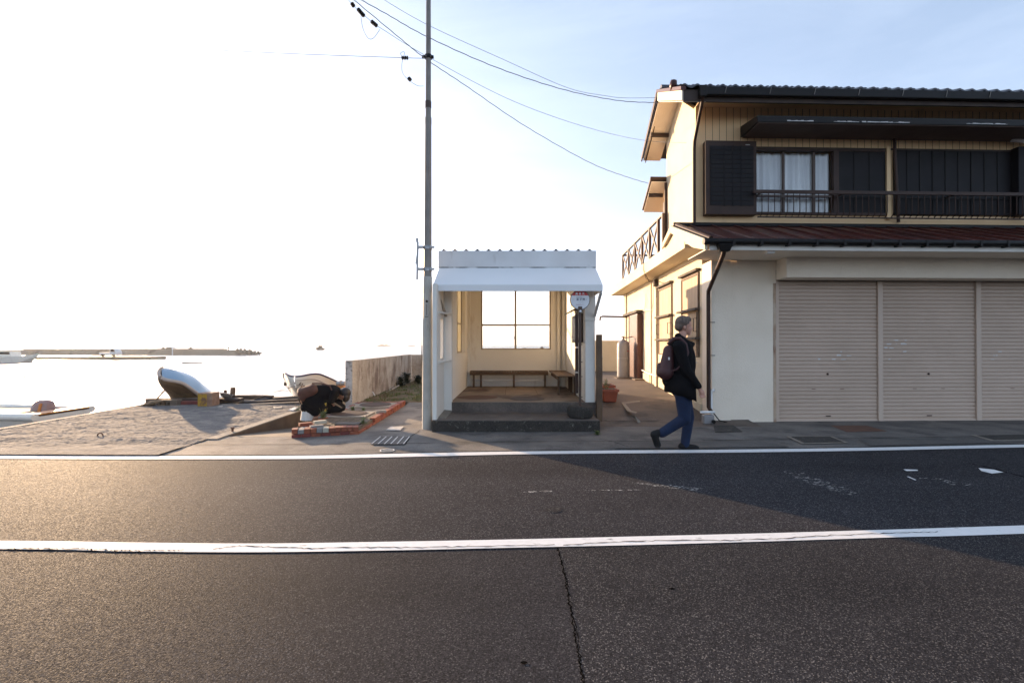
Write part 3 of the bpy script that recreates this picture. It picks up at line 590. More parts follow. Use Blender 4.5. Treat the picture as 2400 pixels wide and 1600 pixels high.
# roof fascia, awning, corrugated roof
fa = MB().box(-1.365,1.555,8.98,9.05,2.885,3.19)
fa.build('fascia', M['fasciam'], sh, .006)
MB().box(-1.366,1.556,8.976,9.045,2.872,2.8845).build('drip_edge', M['drip'], sh)
for xa, xb in ((-1.365,-1.32),(1.53,1.555)): MB().box(xa,xb,9.052,12.8,2.99,3.13).build('side_fascia', M['stucco_white'], sh, .006)
rf = MB()
def cz(x):
    p = ((x+1.34-.18) % .2078)/.2078-.5; return max(0, 1-abs(p)/.26)**.8*.052
nx = 300
rf.grid(lambda s, t: ((lambda x: (x, 9.0+t*3.9, 3.178-.03*t+cz(x)))(-1.30+s*2.80)), nx, 2, True)
rf.build('corrugated_roof', M['gas'], sh)
aw_ = MB()
YA, YB = 8.27, 8.985; ZA, ZM, ZT = 2.365, 2.475, 2.875
prof = [(YA, ZA), (YA, ZM), (YB, ZT), (YB, ZT-.03), (YA+.03, ZM-.03), (YA+.03, ZA)]
aw_.prism([(-1.345, y, z) for y, z in prof], (2.89, 0, 0)); aw_.build('awning', M['awning'], sh, .004)
for xa in (-1.343, 1.515):
    MB().prism([(xa, YA+.031, ZA), (xa, YA+.031, ZM-.032), (xa, YB-.002, ZT-.035), (xa, YB-.002, ZA)], (.028, 0, 0)).build('awning_cheek', M['awning'], sh)
MB().beam((1.53,8.34,2.36),(1.53,9.0,1.99),.04,.05).build('brace', M['white'], sh)  # tan strut coloured white to stand for the light behind it
MB().beam((-1.30,8.34,2.36),(-1.22,9.0,1.99),.04,.05).build('brace', M['wood_pale'], sh)
# notice board on the right wall
nb = MB().box(1.30,1.368,9.35,10.55,1.50,2.06); no = nb.build('notice_board', M['wood_dark'], sh, .004)
MB().box(1.293,1.299,9.42,10.48,1.56,2.00).build('timetable', M['brownmetal'], no)
MB().hexa([(1.16,9.25,2.10),(1.37,9.25,2.20),(1.37,10.7,2.20),(1.16,10.7,2.10),(1.16,9.25,2.125),(1.37,9.25,2.225),(1.37,10.7,2.225),(1.16,10.7,2.125)]).build('board_hood', M['wood_dark'], no)

# benches in the shelter: things of their own
b1 = thing('bench', 'long slatted wooden bench along the back wall of the bus shelter', 'bench', (0, 12.2, FZ))
sm_ = MB(); n_ = 30
for i in range(n_): 
    x0 = -1.05+i*(1.95/n_); sm_.box(x0+.004, x0+1.95/n_-.004, 12.08, 12.41, .775, .80)
sm_.build('seat', M['wood'], b1)
MB().box(-1.05,.90,12.085,12.12,.70,.772).build('apron', M['wood'], b1, .003)
for x in (-.98,-.80,.02,.80): MB().box(x,x+.05,12.125,12.17,FZ+.006,.772).build('leg', M['wood'], b1, .003)
MB().box(-1.0,.86,12.171,12.195,.545,.585).build('stretcher', M['offwhite'], b1)
b2 = thing('bench', 'short plank bench against the right wall of the bus shelter', 'bench', (1.15, 11.2, FZ))
MB().box(.94,1.06,10.2,12.40,.772,.802).box(1.066,1.20,10.2,12.40,.772,.802).box(1.206,1.355,10.2,12.40,.772,.802).build('seat', M['wood'], b2, .004)
MB().box(.965,1.0,10.28,12.06,.70,.770).build('apron', M['wood'], b2, .003)
for x, y in ((.965,10.30),(1.31,10.30),(1.31,11.3),(1.31,10.9)): MB().box(x,x+.045,y,y+.05,FZ+.006,.7 if x < 1 else .770).build('leg', M['wood'], b2, .003)

# ================================================================== BUS STOP SIGN
bx, by = 1.17, 8.37
bs = thing('bus_stop_sign', 'round bus stop sign with red band on a brown pole in a black tyre base', 'bus stop', (bx, by, .205))
MB().lathe([(.185,0),(.214,.02),(.222,.07),(.222,.13),(.212,.175),(.19,.195),(.16,.2),(.0001,.2)], (bx, by, .206), 36).build('tyre_base', M['mossy'], bs)
MB().tube([(bx,by,.40),(bx,by,2.10)], .022, 14).build('pole', M['brownrail'], bs)
sz = 2.225; sr = .168
rx = Matrix.Rotation(R(90), 3, 'X')
dk = MB().lathe([(sr-.004,-.012),(sr,-.008),(sr,.008),(sr-.004,.012)], (bx, by, sz), 48, rx)
disc = dk.build('disc', M['signwhite'], bs)
MB().lathe([(sr+.003,-.010),(sr+.006,-.006),(sr+.006,.006),(sr+.003,.010),(sr-.003,.014),(sr-.006,.0135),(sr-.003,-.014),(sr+.003,-.010)], (bx, by, sz), 48, rx).build('rim', M['steelgrey'], disc)
yf = by-.0135
arc = [(bx+(sr-.006)*math.cos(R(a)), yf, sz+(sr-.006)*math.sin(R(a))) for a in range(27, 154, 6)]
MB().poly(arc).build('red_band', M['red'], disc)
def text(body, size, loc, mat_, parent, name='lettering', align='CENTER', vertical=False, flatten=1.0, offset=0.0):
    cu = bpy.data.curves.new(name, 'FONT'); cu.body = body; cu.size = size; cu.align_x = align; cu.align_y = 'CENTER'; cu.extrude = 0; cu.resolution_u = 3; cu.offset = offset
    t = bpy.data.objects.new(name, cu); col.objects.link(t)
    bpy.context.view_layer.update()
    dg = bpy.context.evaluated_depsgraph_get(); me = bpy.data.meshes.new_from_object(t.evaluated_get(dg))
    bpy.data.objects.remove(t); bpy.data.curves.remove(cu)
    off = Vector((0,0,0)); p = parent
    while p is not None: off += p.location; p = p.parent
    me.transform(Matrix.Translation(Vector(loc)-off) @ Matrix.Rotation(R(90), 4, 'X') @ Matrix.Diagonal((1, flatten, 1, 1)))
    me.materials.clear(); me.materials.append(mat_)
    o = bpy.data.objects.new(name, me); col.objects.link(o); o.parent = parent; return o
text('真 名 瀬', .046, (bx, yf-.002, sz+.101), M['signwhite'], disc, offset=.0012)
text('海岸回り葉山', .017, (bx-.012, yf-.002, sz+.038), M['ink'], disc)
text('逗 子 駅', .042, (bx+.010, yf-.002, sz+.004), M['ink'], disc, offset=.0008)
text('行', .018, (bx+.108, yf-.002, sz-.002), M['ink'], disc)
text('逗12', .018, (bx-.108, yf-.002, sz+.008), M['rim'], disc)
text('京浜急行バス', .021, (bx-.002, yf-.002, sz-.088), M['ink_red'], disc)
MB().box(bx-.034,bx+.034,by-.03,by-.015,sz-.19,sz-.115).build('clamp', M['brownrail'], bs, .003)
MB().lathe([(.022,0),(.022,.006),(.0001,.006)], (bx+.004, by-.032, sz-.20), 16, rx).build('emblem', M['signwhite'], bs)
for z0, z1 in ((1.42,1.98),(.99,1.395),(.62,.965)): MB().box(bx-.085,bx-.03,by-.015,by+.015,z0,z1).build('timetable_panel', M['brownmetal'], bs, .004)
for z0 in (1.40,.975): MB().box(bx-.085,bx-.028,by-.02,by+.005,z0,z0+.014).build('panel_clip', M['steel'], bs)
for z0 in (.55,.9,1.15,1.45): MB().box(bx+.02,bx+.04,by-.01,by+.01,z0,z0+.012).build('bolt', M['brownmetal'], bs)

# wooden post beside the shelter
pp = P(1402, 784, 9.0)
tag(MB().box(1.56,1.66,8.95,9.05,.02,1.64).build('post', M['wood'], None, .008), 'square brown wooden post between the shelter and the alley', 'post')
pc = thing('pipe', 'thin grey pipe with a white cap behind the wooden post', 'pipe', (1.69, 9.2, .05))
MB().tube([(1.69,9.2,.06),(1.69,9.2,1.22)], .02, 10).build('tube', M['wood_grey'], pc); MB().lathe([(.026,0),(.028,.02),(.016,.035),(.0001,.038)], (1.69,9.2,1.215), 12).build('cap', M['offwhite'], pc)

# ================================================================== UTILITY POLE
ux, uy = -1.452, 8.36
up = thing('utility_pole', 'slender grey steel utility pole with rust streaks beside the bus shelter', 'pole', (ux, uy, .012))
MB().tube([(ux,uy,.012),(ux,uy,2.0),(ux,uy,2.62)], [.091,.084,.079], 24).build('lower_shaft', M['polebase'], up)
MB().tube([(ux,uy,2.62),(ux+.005,uy,4.2),(ux+.008,uy,5.3)], [.072,.062,.055], 24).build('shaft', M['steelgrey'], up)
MB().tube([(ux+.008,uy,5.3),(ux+.01,uy,8.6)], [.049,.036], 20).tube([(ux+.008,uy,5.25),(ux+.008,uy,5.36)], .058, 20).build('upper_shaft', M['steelgrey'], up)
for z in (3.12, 2.745):                                # clamps
    MB().lathe([(.078,-.03),(.078,.03),(.07,.03),(.07,-.03)], (ux,uy,z), 24).box(ux-.15,ux-.06,uy-.085,uy-.04,z-.025,z+.02).box(ux+.06,ux+.13,uy-.085,uy-.05,z-.02,z+.015).build('clamp', M['steel'], up)
MB().hexa([(ux-.185,uy-.075,2.56),(ux-.150,uy-.075,2.56),(ux-.150,uy-.055,2.56),(ux-.185,uy-.055,2.56),(ux-.175,uy-.075,3.20),(ux-.14,uy-.075,3.20),(ux-.14,uy-.055,3.20),(ux-.175,uy-.055,3.20)]).hexa([(ux-.20,uy-.08,2.83),(ux-.165,uy-.08,2.83),(ux-.165,uy-.06,2.83),(ux-.2,uy-.06,2.83),(ux-.165,uy-.08,3.08),(ux-.155,uy-.08,3.08),(ux-.155,uy-.06,3.08),(ux-.165,uy-.06,3.08)]).hexa([(ux-.185,uy-.08,3.2),(ux-.145,uy-.08,3.2),(ux-.145,uy-.05,3.2),(ux-.185,uy-.05,3.2),(ux-.19,uy-.08,3.265),(ux-.15,uy-.08,3.275),(ux-.15,uy-.05,3.275),(ux-.19,uy-.05,3.265)]).build('step_bracket', M['steel'], up)
pl_ = MB().box(ux-.032,ux+.032,uy-.093,uy-.087,1.92,2.22).build('plate', M['polebase'], up, .002)
mk = MB(); z = 2.15
for k in range(12): mk.box(ux-.008,ux+.010,uy-.0955,uy-.0935,1.96+k*.0155,1.968+k*.0155)
mk.lathe([(.010,0),(.022,0),(.022,.002),(.010,.002),(.010,0)], (ux+.003,uy-.0935,2.19), 20, rx); mk.box(ux-.030,ux+.026,uy-.0955,uy-.0935,1.925,1.935)
mk.build('plate_marks', M['wood_dark'], pl_)
zb2 = P(1001, 246, uy).z
MB().lathe([(.052,-.06),(.054,-.05),(.054,.05),(.052,.06),(.045,.06)], (ux+.008,uy,zb2), 20).build('joint_band', M['iron'], up)
tzp = P(1001, 134, uy).z
MB().lathe([(.062,-.03),(.062,.03),(.05,.03),(.05,-.03)], (ux+.008,uy,tzp), 16).box(ux-.10,ux-.05,uy-.02,uy+.02,tzp-.02,tzp+.02).box(ux+.055,ux+.10,uy-.02,uy+.02,tzp-.02,tzp+.02).build('wire_clamp', M['black'], up)
MB().tube([(ux-.10,uy-.01,1.9),(ux-.10,uy-.01,1.2),(ux-.098,uy,.8)], .006, 6).build('ground_wire', M['black'], up)

# ---- wires
def wire(pts, label, Ys=None, r=.006, sag=0, name='wire', wob=0):
    """pts: (px, py, Y)"""
    q = [P(*p) for p in pts]; out = []
    for i in range(len(q)-1):
        p0 = q[max(i-1,0)]; p1 = q[i]; p2 = q[i+1]; p3 = q[min(i+2,len(q)-1)]
        for k in range(12):
            t = k/12; a = .5*((2*p1)+(-p0+p2)*t+(2*p0-5*p1+4*p2-p3)*t*t+(-p0+3*p1-3*p2+p3)*t**3)
            if wob: a.z += wob*math.sin((i*12+k)*2.1)
            out.append(tuple(a))
    out.append(tuple(q[-1])); r *= .8
    return tag(MB().tube(out, r, 6).build(name, M['wirecol']), label, 'wire')
M['wirecol'] = flat('wire_sheath', (.20, .20, .23), .6)
hx = H(-.5, .5, 6.2)
wire([(860,-25,7.6),(995,55,8.2),(1180,140,8.6),(1330,206,8.9),(1420,225,9.1),(1470,230,9.3),(1542,229,9.6)], 'uppermost thin wire sagging from top of photo to the roof corner', r=.005)
wire([(800,-25,7.4),(900,30,7.7),(1000,86,8.0),(1160,157,8.5),(1320,210,9),(1450,236,9.4),(1545,241,9.7)], 'second wire from the top, slightly twisted, reaching the roof corner', r=.009, wob=.004)
wire([(803,-15,7.6),(827,12,7.65),(846,30,7.7),(877,56,7.8),(898,70,7.9),(1000,132,8.3),(1200,236,9.2),(1380,300,10.4),(1516,330,11.5),(1660,336,9.8)], 'third wire passing the pole clamp down to the house wall', r=.005)
wire([(805,-20,7.5),(935,88,7.95),(1000,140,8.3),(1090,200,9),(1230,295,10),(1380,380,11),(1470,415,12),(1535,434,12.9)], 'lowest twisted cable running from the pole to the rear awning of the house', r=.009, wob=.004)
wire([(440,115,8.36),(700,127,8.36),(950,136,8.36),(998,137,8.36)], 'straight horizontal wire leaving the pole clamp to the left', r=.006)
wire([(400,105,8.5),(0,85,8.9),(-300,75,9.1)], 'faint far end of the wire at the upper left', r=.004)
def insul(px, py, Y, ang, n, label, L=.03):
    t = thing('insulator', label, 'insulator', P(px, py, Y)); c = P(px, py, Y)
    d = Vector((math.cos(ang), 0, math.sin(ang))); mb = MB()
    q = Vector((0,0,1)).rotation_difference(d).to_matrix()
    for k in range(n):
        s_ = (k-(n-1)/2)*L; mb.lathe([(.012,-L*.45),(.03,-L*.3),(.034,0),(.03,L*.3),(.012,L*.45)], tuple(c+d*s_), 14, q)
    mb.build('discs', M['black'], t)
insul(949, 136, 8.36, 0, 4, 'ribbed insulator on the horizontal wire just left of the pole')
insul(846, 30, 7.7, -.85, 5, 'long ribbed insulator on the sloping cable at the top')
insul(877, 56, 7.8, -.70, 4, 'second ribbed insulator lower on the sloping cable')
insul(827, 12, 7.65, -1.0, 2, 'small clamp above the ribbed insulators at the top edge')
wire([(845,30,7.7),(850,65,7.7),(862,89,7.7),(875,90,7.7),(890,70,7.75)], 'looped jumper wire hanging below the sloping insulators', r=.005)
wire([(943,136,8.36),(939,125,8.36),(948,124,8.36),(942,150,8.36),(944,172,8.36),(958,188,8.36),(978,201,8.36),(993,202,8.36)], 'looped jumper wire hanging left of the pole', r=.005)
insul(960, 186, 8.36, -.9, 3, 'small dark connector on the hanging jumper wire', .02)

# ================================================================== THE HOUSE
hs = thing('house', 'two storey cream house with dark tiled roof, red lean-to and roller shutters', 'house', H(0, 0, 0))
HF = H
WE = 13.0                                              # right hand end, outside the picture
# ---- ground floor walls
m_ = MB(HF); m_.box(.0, .365, .0, .5, -.02, 3.02); m_.build('corner_pier', M['stucco_white'], hs, .006)
m_ = MB(HF); m_.box(.366, 1.235, .03, .5, -.02, 3.02); m_.build('front_wall', M['stucco_white'], hs)
# side wall with window and door openings (v along, z up)
vz = [.501, .66, 1.76, 2.55, 3.75, 5.66, 6.85, 7.80, 8.56]; zz = [-.02, 1.20, 2.92, 3.26]
zs2 = [-.02, .44, 1.20, 2.42, 2.92, 3.26]
def sol(i, j):
    if i in (1, 3) and j in (2, 3): return False
    if i == 6 and j in (1, 2): return False
    return True
m_ = MB(HF); m_.panel(vz, zs2, sol, .001, .16, axis='v'); m_.build('side_wall', M['stucco'], hs)
m_ = MB(HF); m_.box(.161, WE, 8.40, 8.55, -.02, 3.25); m_.build('rear_wall', M['stucco'], hs)
m_ = MB(HF); m_.box(.17, WE-.02, 1.0, 1.05, -.02, 3.0); m_.build('inner_wall', M['shutterdark'], hs)
for v0, v1, pr in ((3.92, 4.10, .05), (4.58, 4.66, .03), (8.20, 8.56, .05)):
    MB(HF).box(-pr, .0005, v0, v1, .1, 3.25).build('pilaster', M['stucco'], hs, .004)
MB(HF).box(-.04, .0005, 4.7, 5.6, .2, .62).build('plinth', M['stucco'], hs, .004)
MB(HF).box(-.045, .0005, .5, 3.85, .05, .30).build('plinth', M['stucco'], hs, .004)
# ---- garage header and roller shutters
m_ = MB(HF); m_.box(1.24, WE, -.35, .035, 2.66, 3.02); m_.build('shutter_header', M['stucco_white'], hs, .006)
SH = [(1.246, 3.255), (3.255, 5.177), (5.177, 7.10), (7.10, 9.0)]
for i, (a, b) in enumerate(SH):
    fr = MB(HF); fr.box(a+.002, a+.07, .07, .16, -.02, 2.655) if i == 0 else fr.box(a-.03, a+.065, .07, .16, -.02, 2.655)
    fo = fr.build('shutter_post', M['rollframe'], hs, .005)
    x0, x1 = a+.072, b-.034; s_ = MB(HF)
    nsl = 37; dz = 2.66/nsl
    prof = []
    for k in range(nsl):
        z0 = -.005+k*dz
        prof += [(.122, z0), (.108, z0+.007), (.105, z0+.02), (.105, z0+dz-.022), (.110, z0+dz-.012), (.122, z0+dz-.004)]
    prof.append((.122, 2.66))
    nc = 24; LP = len(prof)                           # slight dents and waviness of the old slats
    s_.add([(x0+(x1-x0)*q/nc, v+.0035*mnoise.noise(Vector((q*.5+i*9, z*1.3, 1)))+.0018*mnoise.noise(Vector((q*1.3, z*13, i))), z+.0015*mnoise.noise(Vector((q*.8, z*9, i+4)))) for q in range(nc+1) for v, z in prof],
           [(q*LP+j, (q+1)*LP+j, (q+1)*LP+j+1, q*LP+j+1) for q in range(nc) for j in range(LP-1)])
    so = s_.build('roller_shutter', M['rollshut'], hs)
    MB(HF).box(x0, x1, .085, .135, -.015, .04).build('bottom_rail', M['rollframe'], so, .003)
    mx_ = (x0+x1)/2
    MB(HF).box(mx_-.045, mx_+.045, .092, .104, .10, .118).build('handle', M['brownmetal'], so)
    c = H(mx_-.01, .098, .90); MB().lathe([(.020,-.006),(.020,.006),(.0001,.007)], c, 16, rx).build('lock', M['brownmetal'], so)
    for dx in (-.28, .27): MB(HF).box(mx_+dx-.035, mx_+dx+.035, .097, .106, .617, .625).build('slot', M['rust'], so)
    rs_ = random.Random(i+5); wm = MB(HF)              # scuffs of bare white paint
    for k in range((6, 12, 5, 3)[i]):
        ux_ = x0+(.75+rs_.random()*.6 if i == 0 else .04+rs_.random()*.5); uz_ = 1.18+rs_.random()*.12 if i != 1 else 1.1+rs_.random()*.5
        kk = int((uz_+.005)/dz); zz_ = -.005+kk*dz+.022; wm.box(ux_, ux_+.03+rs_.random()*.07, .1042, .1049, zz_, zz_+.012+rs_.random()*.02)
    wm.build('scuff', M['paper'], so)
MB(HF).box(1.18, 1.2352, .026, .0299, -.0, 2.6).build('rust_stain', M['ruststain'], hs)
# rust bleeding beside the first shutter, wires at the corner foot are further below
# ---- lean-to roof (oxide red sheet with raised seams)
VE, VT, ZE, ZT_ = -1.12, .845, 3.15, 3.86
def lr(v): return ZE+(ZT_-ZE)*(v-VE)/(VT-VE)
m_ = MB(HF); m_.prism([(-.5, VE, ZE-.02), (-.5, VE, ZE), (-.5, VT, ZT_), (-.5, VT, ZT_-.02)], (WE+.5, 0, 0))
lt = m_.build('lean_to_roof', M['redroof'], hs)
sm2 = MB(HF); k = 0; u = -.18
for k in range(32):
    u = -.14+k*.456
    sm2.hexa([(u-.014, VE-.01, ZE+.001), (u+.014, VE-.01, ZE+.001), (u+.014, VT, ZT_+.001), (u-.014, VT, ZT_+.001), (u-.012, VE-.01, ZE+.035), (u+.012, VE-.01, ZE+.035), (u+.012, VT, ZT_+.035), (u-.012, VT, ZT_+.035)])
sm2.build('seam', M['redroof'], lt)
m_ = MB(HF); m_.tube([(-.42, VE-.01, ZE+.03), (-.42, VT, ZT_+.03)], .035, 12); m_.build('verge_ridge', M['brownmetal'], lt)
m_ = MB(HF); m_.box(-.47, WE, VT-.05, VT+.001, ZT_+.0, ZT_+.06); m_.build('top_flashing', M['black'], lt)
# fascia and soffit
MB(HF).box(-.44, WE, VE+.005, VE+.04, 2.99, 3.125).build('fascia', M['shelter'], hs, .004)
MB(HF).box(-.44, WE, VE+.041, -.002, 3.022, 3.04).build('soffit', M['stucco_white'], hs)
# white bargeboard gable at the side
m_ = MB(HF); m_.prism([(-.53, VE-.03, 2.985), (-.53, VE-.03, ZE+.01), (-.53, VT, ZT_+.0), (-.53, 1.45, 3.64), (-.53, 1.45, 3.53), (-.53, VT, 3.72), (-.53, -.55, 3.14)], (.045, 0, 0)); m_.build('bargeboard', M['stucco'], hs, .003)
m_ = MB(HF); m_.prism([(-.46, -.3, 3.26), (-.46, .845, 3.70), (-.46, 1.40, 3.56), (-.46, 1.40, 3.56)], (.02, 0, 0)); m_.build('gable_panel', M['stucco'], hs)
m_ = MB(HF); m_.prism([(-.485, VT, ZT_+.002), (-.485, 1.5, 3.645), (-.485, 1.5, 3.625), (-.485, VT, ZT_-.02)], (.485, 0, 0)); m_.build('rear_slope', M['stucco'], hs)
# gutter with brackets and downpipe
gt = MB(HF); gt.tube([(-.56, VE-.06, ZE-.035), (WE, VE-.06, ZE-.035)], .052, 12); gto = gt.build('gutter', M['black'], hs)
for k in range(28): MB(HF).box(-.10+k*.456, -.06+k*.456, VE-.115, VE+.004, ZE-.10, ZE-.0).build('gutter_bracket', M['black'], gto)
MB(HF).hexa([(-.30,VE-.10,2.955),(-.14,VE-.10,2.955),(-.14,VE+.0,2.955),(-.30,VE+.0,2.955),(-.34,VE-.13,3.07),(-.10,VE-.13,3.07),(-.10,VE+.0,3.07),(-.34,VE+.0,3.07)]).build('hopper', M['black'], gto, .01)
dp = MB(HF); dp.tube([(-.22, VE-.05, 2.97), (-.22, VE+.0, 2.90), (-.20, -.9, 2.78), (-.075, -.06, 2.44), (-.07, -.04, 2.36), (-.07, -.04, .30), (-.03, -.08, .22)], .036, 12); dp.build('downpipe', M['brownmetal'], hs)
for z in (1.86, 1.25, .62): MB(HF).box(-.07, .05, -.05, -.03, z, z+.012).build('pipe_strap', M['brownmetal'], hs)
# rear deck slab over the side alley
m_ = MB(HF); m_.box(-.47, .16, .10, 9.0, 3.262, 3.55); m_.build('deck_slab', M['stucco'], hs, .006)
m_ = MB(HF); m_.box(.161, WE, .86, 9.0, 3.262, 3.545); m_.build('deck_floor', M['stucco'], hs)
# ---- upper floor
UZ0, UZ1 = 3.56, 6.30; UV = .85; UB = 3.03
usx = [0, 1.20, 3.93, 4.12, 6.60, WE]; uzs = [3.55, 4.12, 5.45, 6.9]
m_ = MB(HF); m_.box(.0, WE, UV, UV+.14, 3.56, 4.10); m_.box(.0, WE, UV, UV+.14, 5.44, 6.30); m_.box(0, 1.2, UV, UV+.14, 4.101, 5.439)
m_.box(3.93, 4.12, UV, UV+.14, 4.101, 5.439); m_.box(6.62, WE, UV, UV+.14, 4.101, 5.439); up_w = m_.build('upper_front_wall', M['siding'], hs)
jn = MB(HF)
k = 0
u = .20
while u < 8.2:
    jn.box(u, u+.007, UV-.003, UV-.0005, 5.45, 6.28)
    if u < 1.2: pass
    u += .245/1.7
jn.build('siding_joint', M['wood_dark'], up_w)
m_ = MB(HF); m_.prism([(.0, UV+.141, 3.56), (.0, UB, 3.56), (.0, UB, 6.50), (.0, 2.0, 7.02), (.0, UV+.141, 6.32)], (.14, 0, 0)); m_.build('upper_side_wall', M['stucco'], hs)
m_ = MB(HF); m_.box(.141, WE, UB-.14, UB, 3.56, 6.5); m_.build('upper_rear_wall', M['siding'], hs)
MB(HF).box(-.06, WE, UV-.03, UV-.0005, 3.93, 3.985).build('base_trim', M['siding'], hs)
# main roof: front slope in pantiles, back slope, soffits, verge boards
VF, VR, VB = .22, 2.04, 3.62; ZF, ZR, ZB = 6.30, 7.19, 6.31
tl = MB(HF); pit = .245
def tw(u): 
    p = (u/pit) % 1; return .035*math.sin(p*2*math.pi)*(1 if p < .5 else .55)+.02
rows = 8; nu = int((WE+.45)/pit*8)
for r_ in range(rows):
    v0 = VF-.03+(VR-VF+.03)*r_/rows; v1 = VF-.03+(VR-VF+.03)*(r_+1)/rows+.02
    z0 = ZF+(ZR-ZF)*r_/rows+.055; z1 = ZF+(ZR-ZF)*(r_+1)/rows+.03
    tl.grid(lambda s, t: ((lambda u: (u, v0+(v1-v0)*t, z0+(z1-z0)*t+tw(u)))(-.44+s*(WE+.44))), nu, 1, True)
    tl.grid(lambda s, t: ((lambda u: (u, v0, z0+tw(u)-.035*t))(-.44+s*(WE+.44))), nu, 1, True)
rfo = tl.build('tiled_roof', M['tile'], hs)
MB(HF).prism([(-.45, VR, ZR+.02), (-.45, VB, ZB+.02), (-.45, VB, ZB-.02), (-.45, VR, ZR-.02)], (WE+.45, 0, 0)).build('rear_slope', M['tile'], rfo)
MB(HF).prism([(-.42, VF+.03, ZF+.02), (-.42, VR, ZR-.03), (-.42, VR, ZR-.08), (-.42, VF+.03, ZF-.03)], (WE+.42, 0, 0)).build('roof_deck', M['wood_dark'], rfo)
MB(HF).tube([(-.40, VR, ZR+.10), (WE, VR, ZR+.10)], .075, 14).build('ridge', M['tile'], rfo)
MB(HF).lathe([(.03,-.07),(.10,-.05),(.11,0),(.10,.05),(.03,.07)], (-.46, .85, 6.72), 20, Matrix.Rotation(R(90), 3, 'Y')).build('end_tile', M['redroof'], rfo)
MB(HF).prism([(-.50, VF-.02, ZF+.06), (-.50, VR, ZR+.07), (-.50, VR, ZR+.0), (-.50, VF-.02, ZF-.01)], (.10, 0, 0)).build('verge_tiles', M['redroof'], rfo, .004)
MB(HF).prism([(-.48, VF+.0, ZF-.012), (-.48, VR, ZR-.002), (-.48, VR, ZR-.19), (-.48, VF+.0, ZF-.20)], (.03, 0, 0)).build('verge_board', M['stucco_white'], rfo, .003)
MB(HF).prism([(-.50, VR, ZR+.07), (-.50, VB+.03, ZB+.03), (-.50, VB+.03, ZB-.09), (-.50, VR, ZR-.08)], (.03, 0, 0)).prism([(-.40, VR, ZR-.10), (-.40, VB+.0, ZB-.06), (-.40, VB+.0, ZB-.13), (-.40, VR, ZR-.17)], (.02, 0, 0)).build('rear_verge_board', M['brownmetal'], rfo)
MB(HF).prism([(-.45, VR, ZR-.19), (-.45, VB, ZB-.06), (-.45, VB, ZB-.075), (-.45, VR, ZR-.205)], (.449, 0, 0)).build('rear_soffit', M['stucco_white'], rfo)
MB(HF).prism([(-.45, VF+.03, ZF-.20), (-.45, VR, ZR-.20), (-.45, VR, ZR-.215), (-.45, VF+.03, ZF-.215)], (.449, 0, 0)).build('front_soffit', M['stucco_white'], rfo)
MB(HF).box(-.44, -.002, 2.80, 2.86, 6.52, 6.60).build('rafter_end', M['wood_dark'], rfo)
MB(HF).box(-.44, WE, VF+.02, VF+.06, ZF-.21, ZF+.0).build('eave_board', M['wood_dark'], rfo)
MB(HF).box(-.0, WE, VF+.061, UV-.002, ZF-.015, ZF-.002).build('eave_soffit', M['siding'], rfo)
g2 = MB(HF); g2.box(-.10, WE, VF-.09, VF+.018, ZF-.13, ZF+.03); g2o = g2.build('gutter', M['black'], rfo, .015)
MB(HF).box(-.16, -.02, VF-.10, VF+.02, ZF-.16, ZF+.05).build('hopper', M['black'], rfo, .01)
for k in range(12): MB(HF).beam((.35+k*.86, VF-.10, ZF+.02), (.32+k*.86, VF-.10, ZF-.10), .012, .006).build('gutter_strap', M['steelgrey'], rfo)
MB(HF).tube([(-.08, VF-.04, ZF-.15), (-.075, VF+.05, ZF-.25), (-.06, VF+.38, 5.72), (-.055, UV-.10, 5.55), (-.05, UV-.06, 5.42), (-.05, UV-.05, 3.9)], .032, 12).build('upper_downpipe', M['brownmetal'], hs)
MB(HF).tube([(-.035, 2.98, 5.45), (-.035, 2.98, 3.4)], .032, 10).build('rear_downpipe', M['brownmetal'], hs)
# small awning roof over the rear
MB(HF).prism([(-.40, UB+.01, 5.62), (-.40, UB+.95, 5.10), (-.40, UB+.95, 5.04), (-.40, UB+.01, 5.54)], (2.4, 0, 0)).build('rear_awning', M['brownmetal'], hs)
MB(HF).prism([(-.37, UB+.01, 5.50), (-.37, UB+.92, 5.0), (-.37, UB+.92, 4.985), (-.37, UB+.01, 5.485)], (2.3, 0, 0)).build('rear_awning_soffit', M['stucco_white'], hs)
MB(HF).box(-.37, -.002, 3.35, 3.40, 5.22, 5.30).build('rafter_end', M['wood_dark'], hs)
# ---- window hood over the upper windows
hd = MB(HF); hd.prism([(.93, .10, 5.655), (.93, .10, 5.775), (.93, UV-.002, 5.90), (.93, UV-.002, 5.68)], (WE-.93, 0, 0)); hd.m = [0]*len(hd.m)
hdo = hd.build('window_hood', M['black'], hs, .004)
MB(HF).hexa([(.97,.12,5.640),(WE,.12,5.640),(WE,UV-.003,5.665),(.97,UV-.003,5.665),(.97,.12,5.654),(WE,.12,5.654),(WE,UV-.003,5.679),(.97,UV-.003,5.679)]).build('hood_soffit', M['hoodsof'], hdo)
for q_, uc in enumerate((1.5, 2.4, 2.95, 3.4, 5.0, 5.3)):
    rnd = random.Random(q_); fl = MB(HF); u = uc
    for k in range(9):
        h_ = rnd.random()*.018+.004; w_ = .03+rnd.random()*.05; fl.poly([(u, .0985, 5.678), (u+w_, .0985, 5.676), (u+w_*1.0, .0985, 5.676+h_), (u, .0985, 5.678+h_*.8)]); u += w_
    fl.build('peeling_paint', M['paper'], hdo)
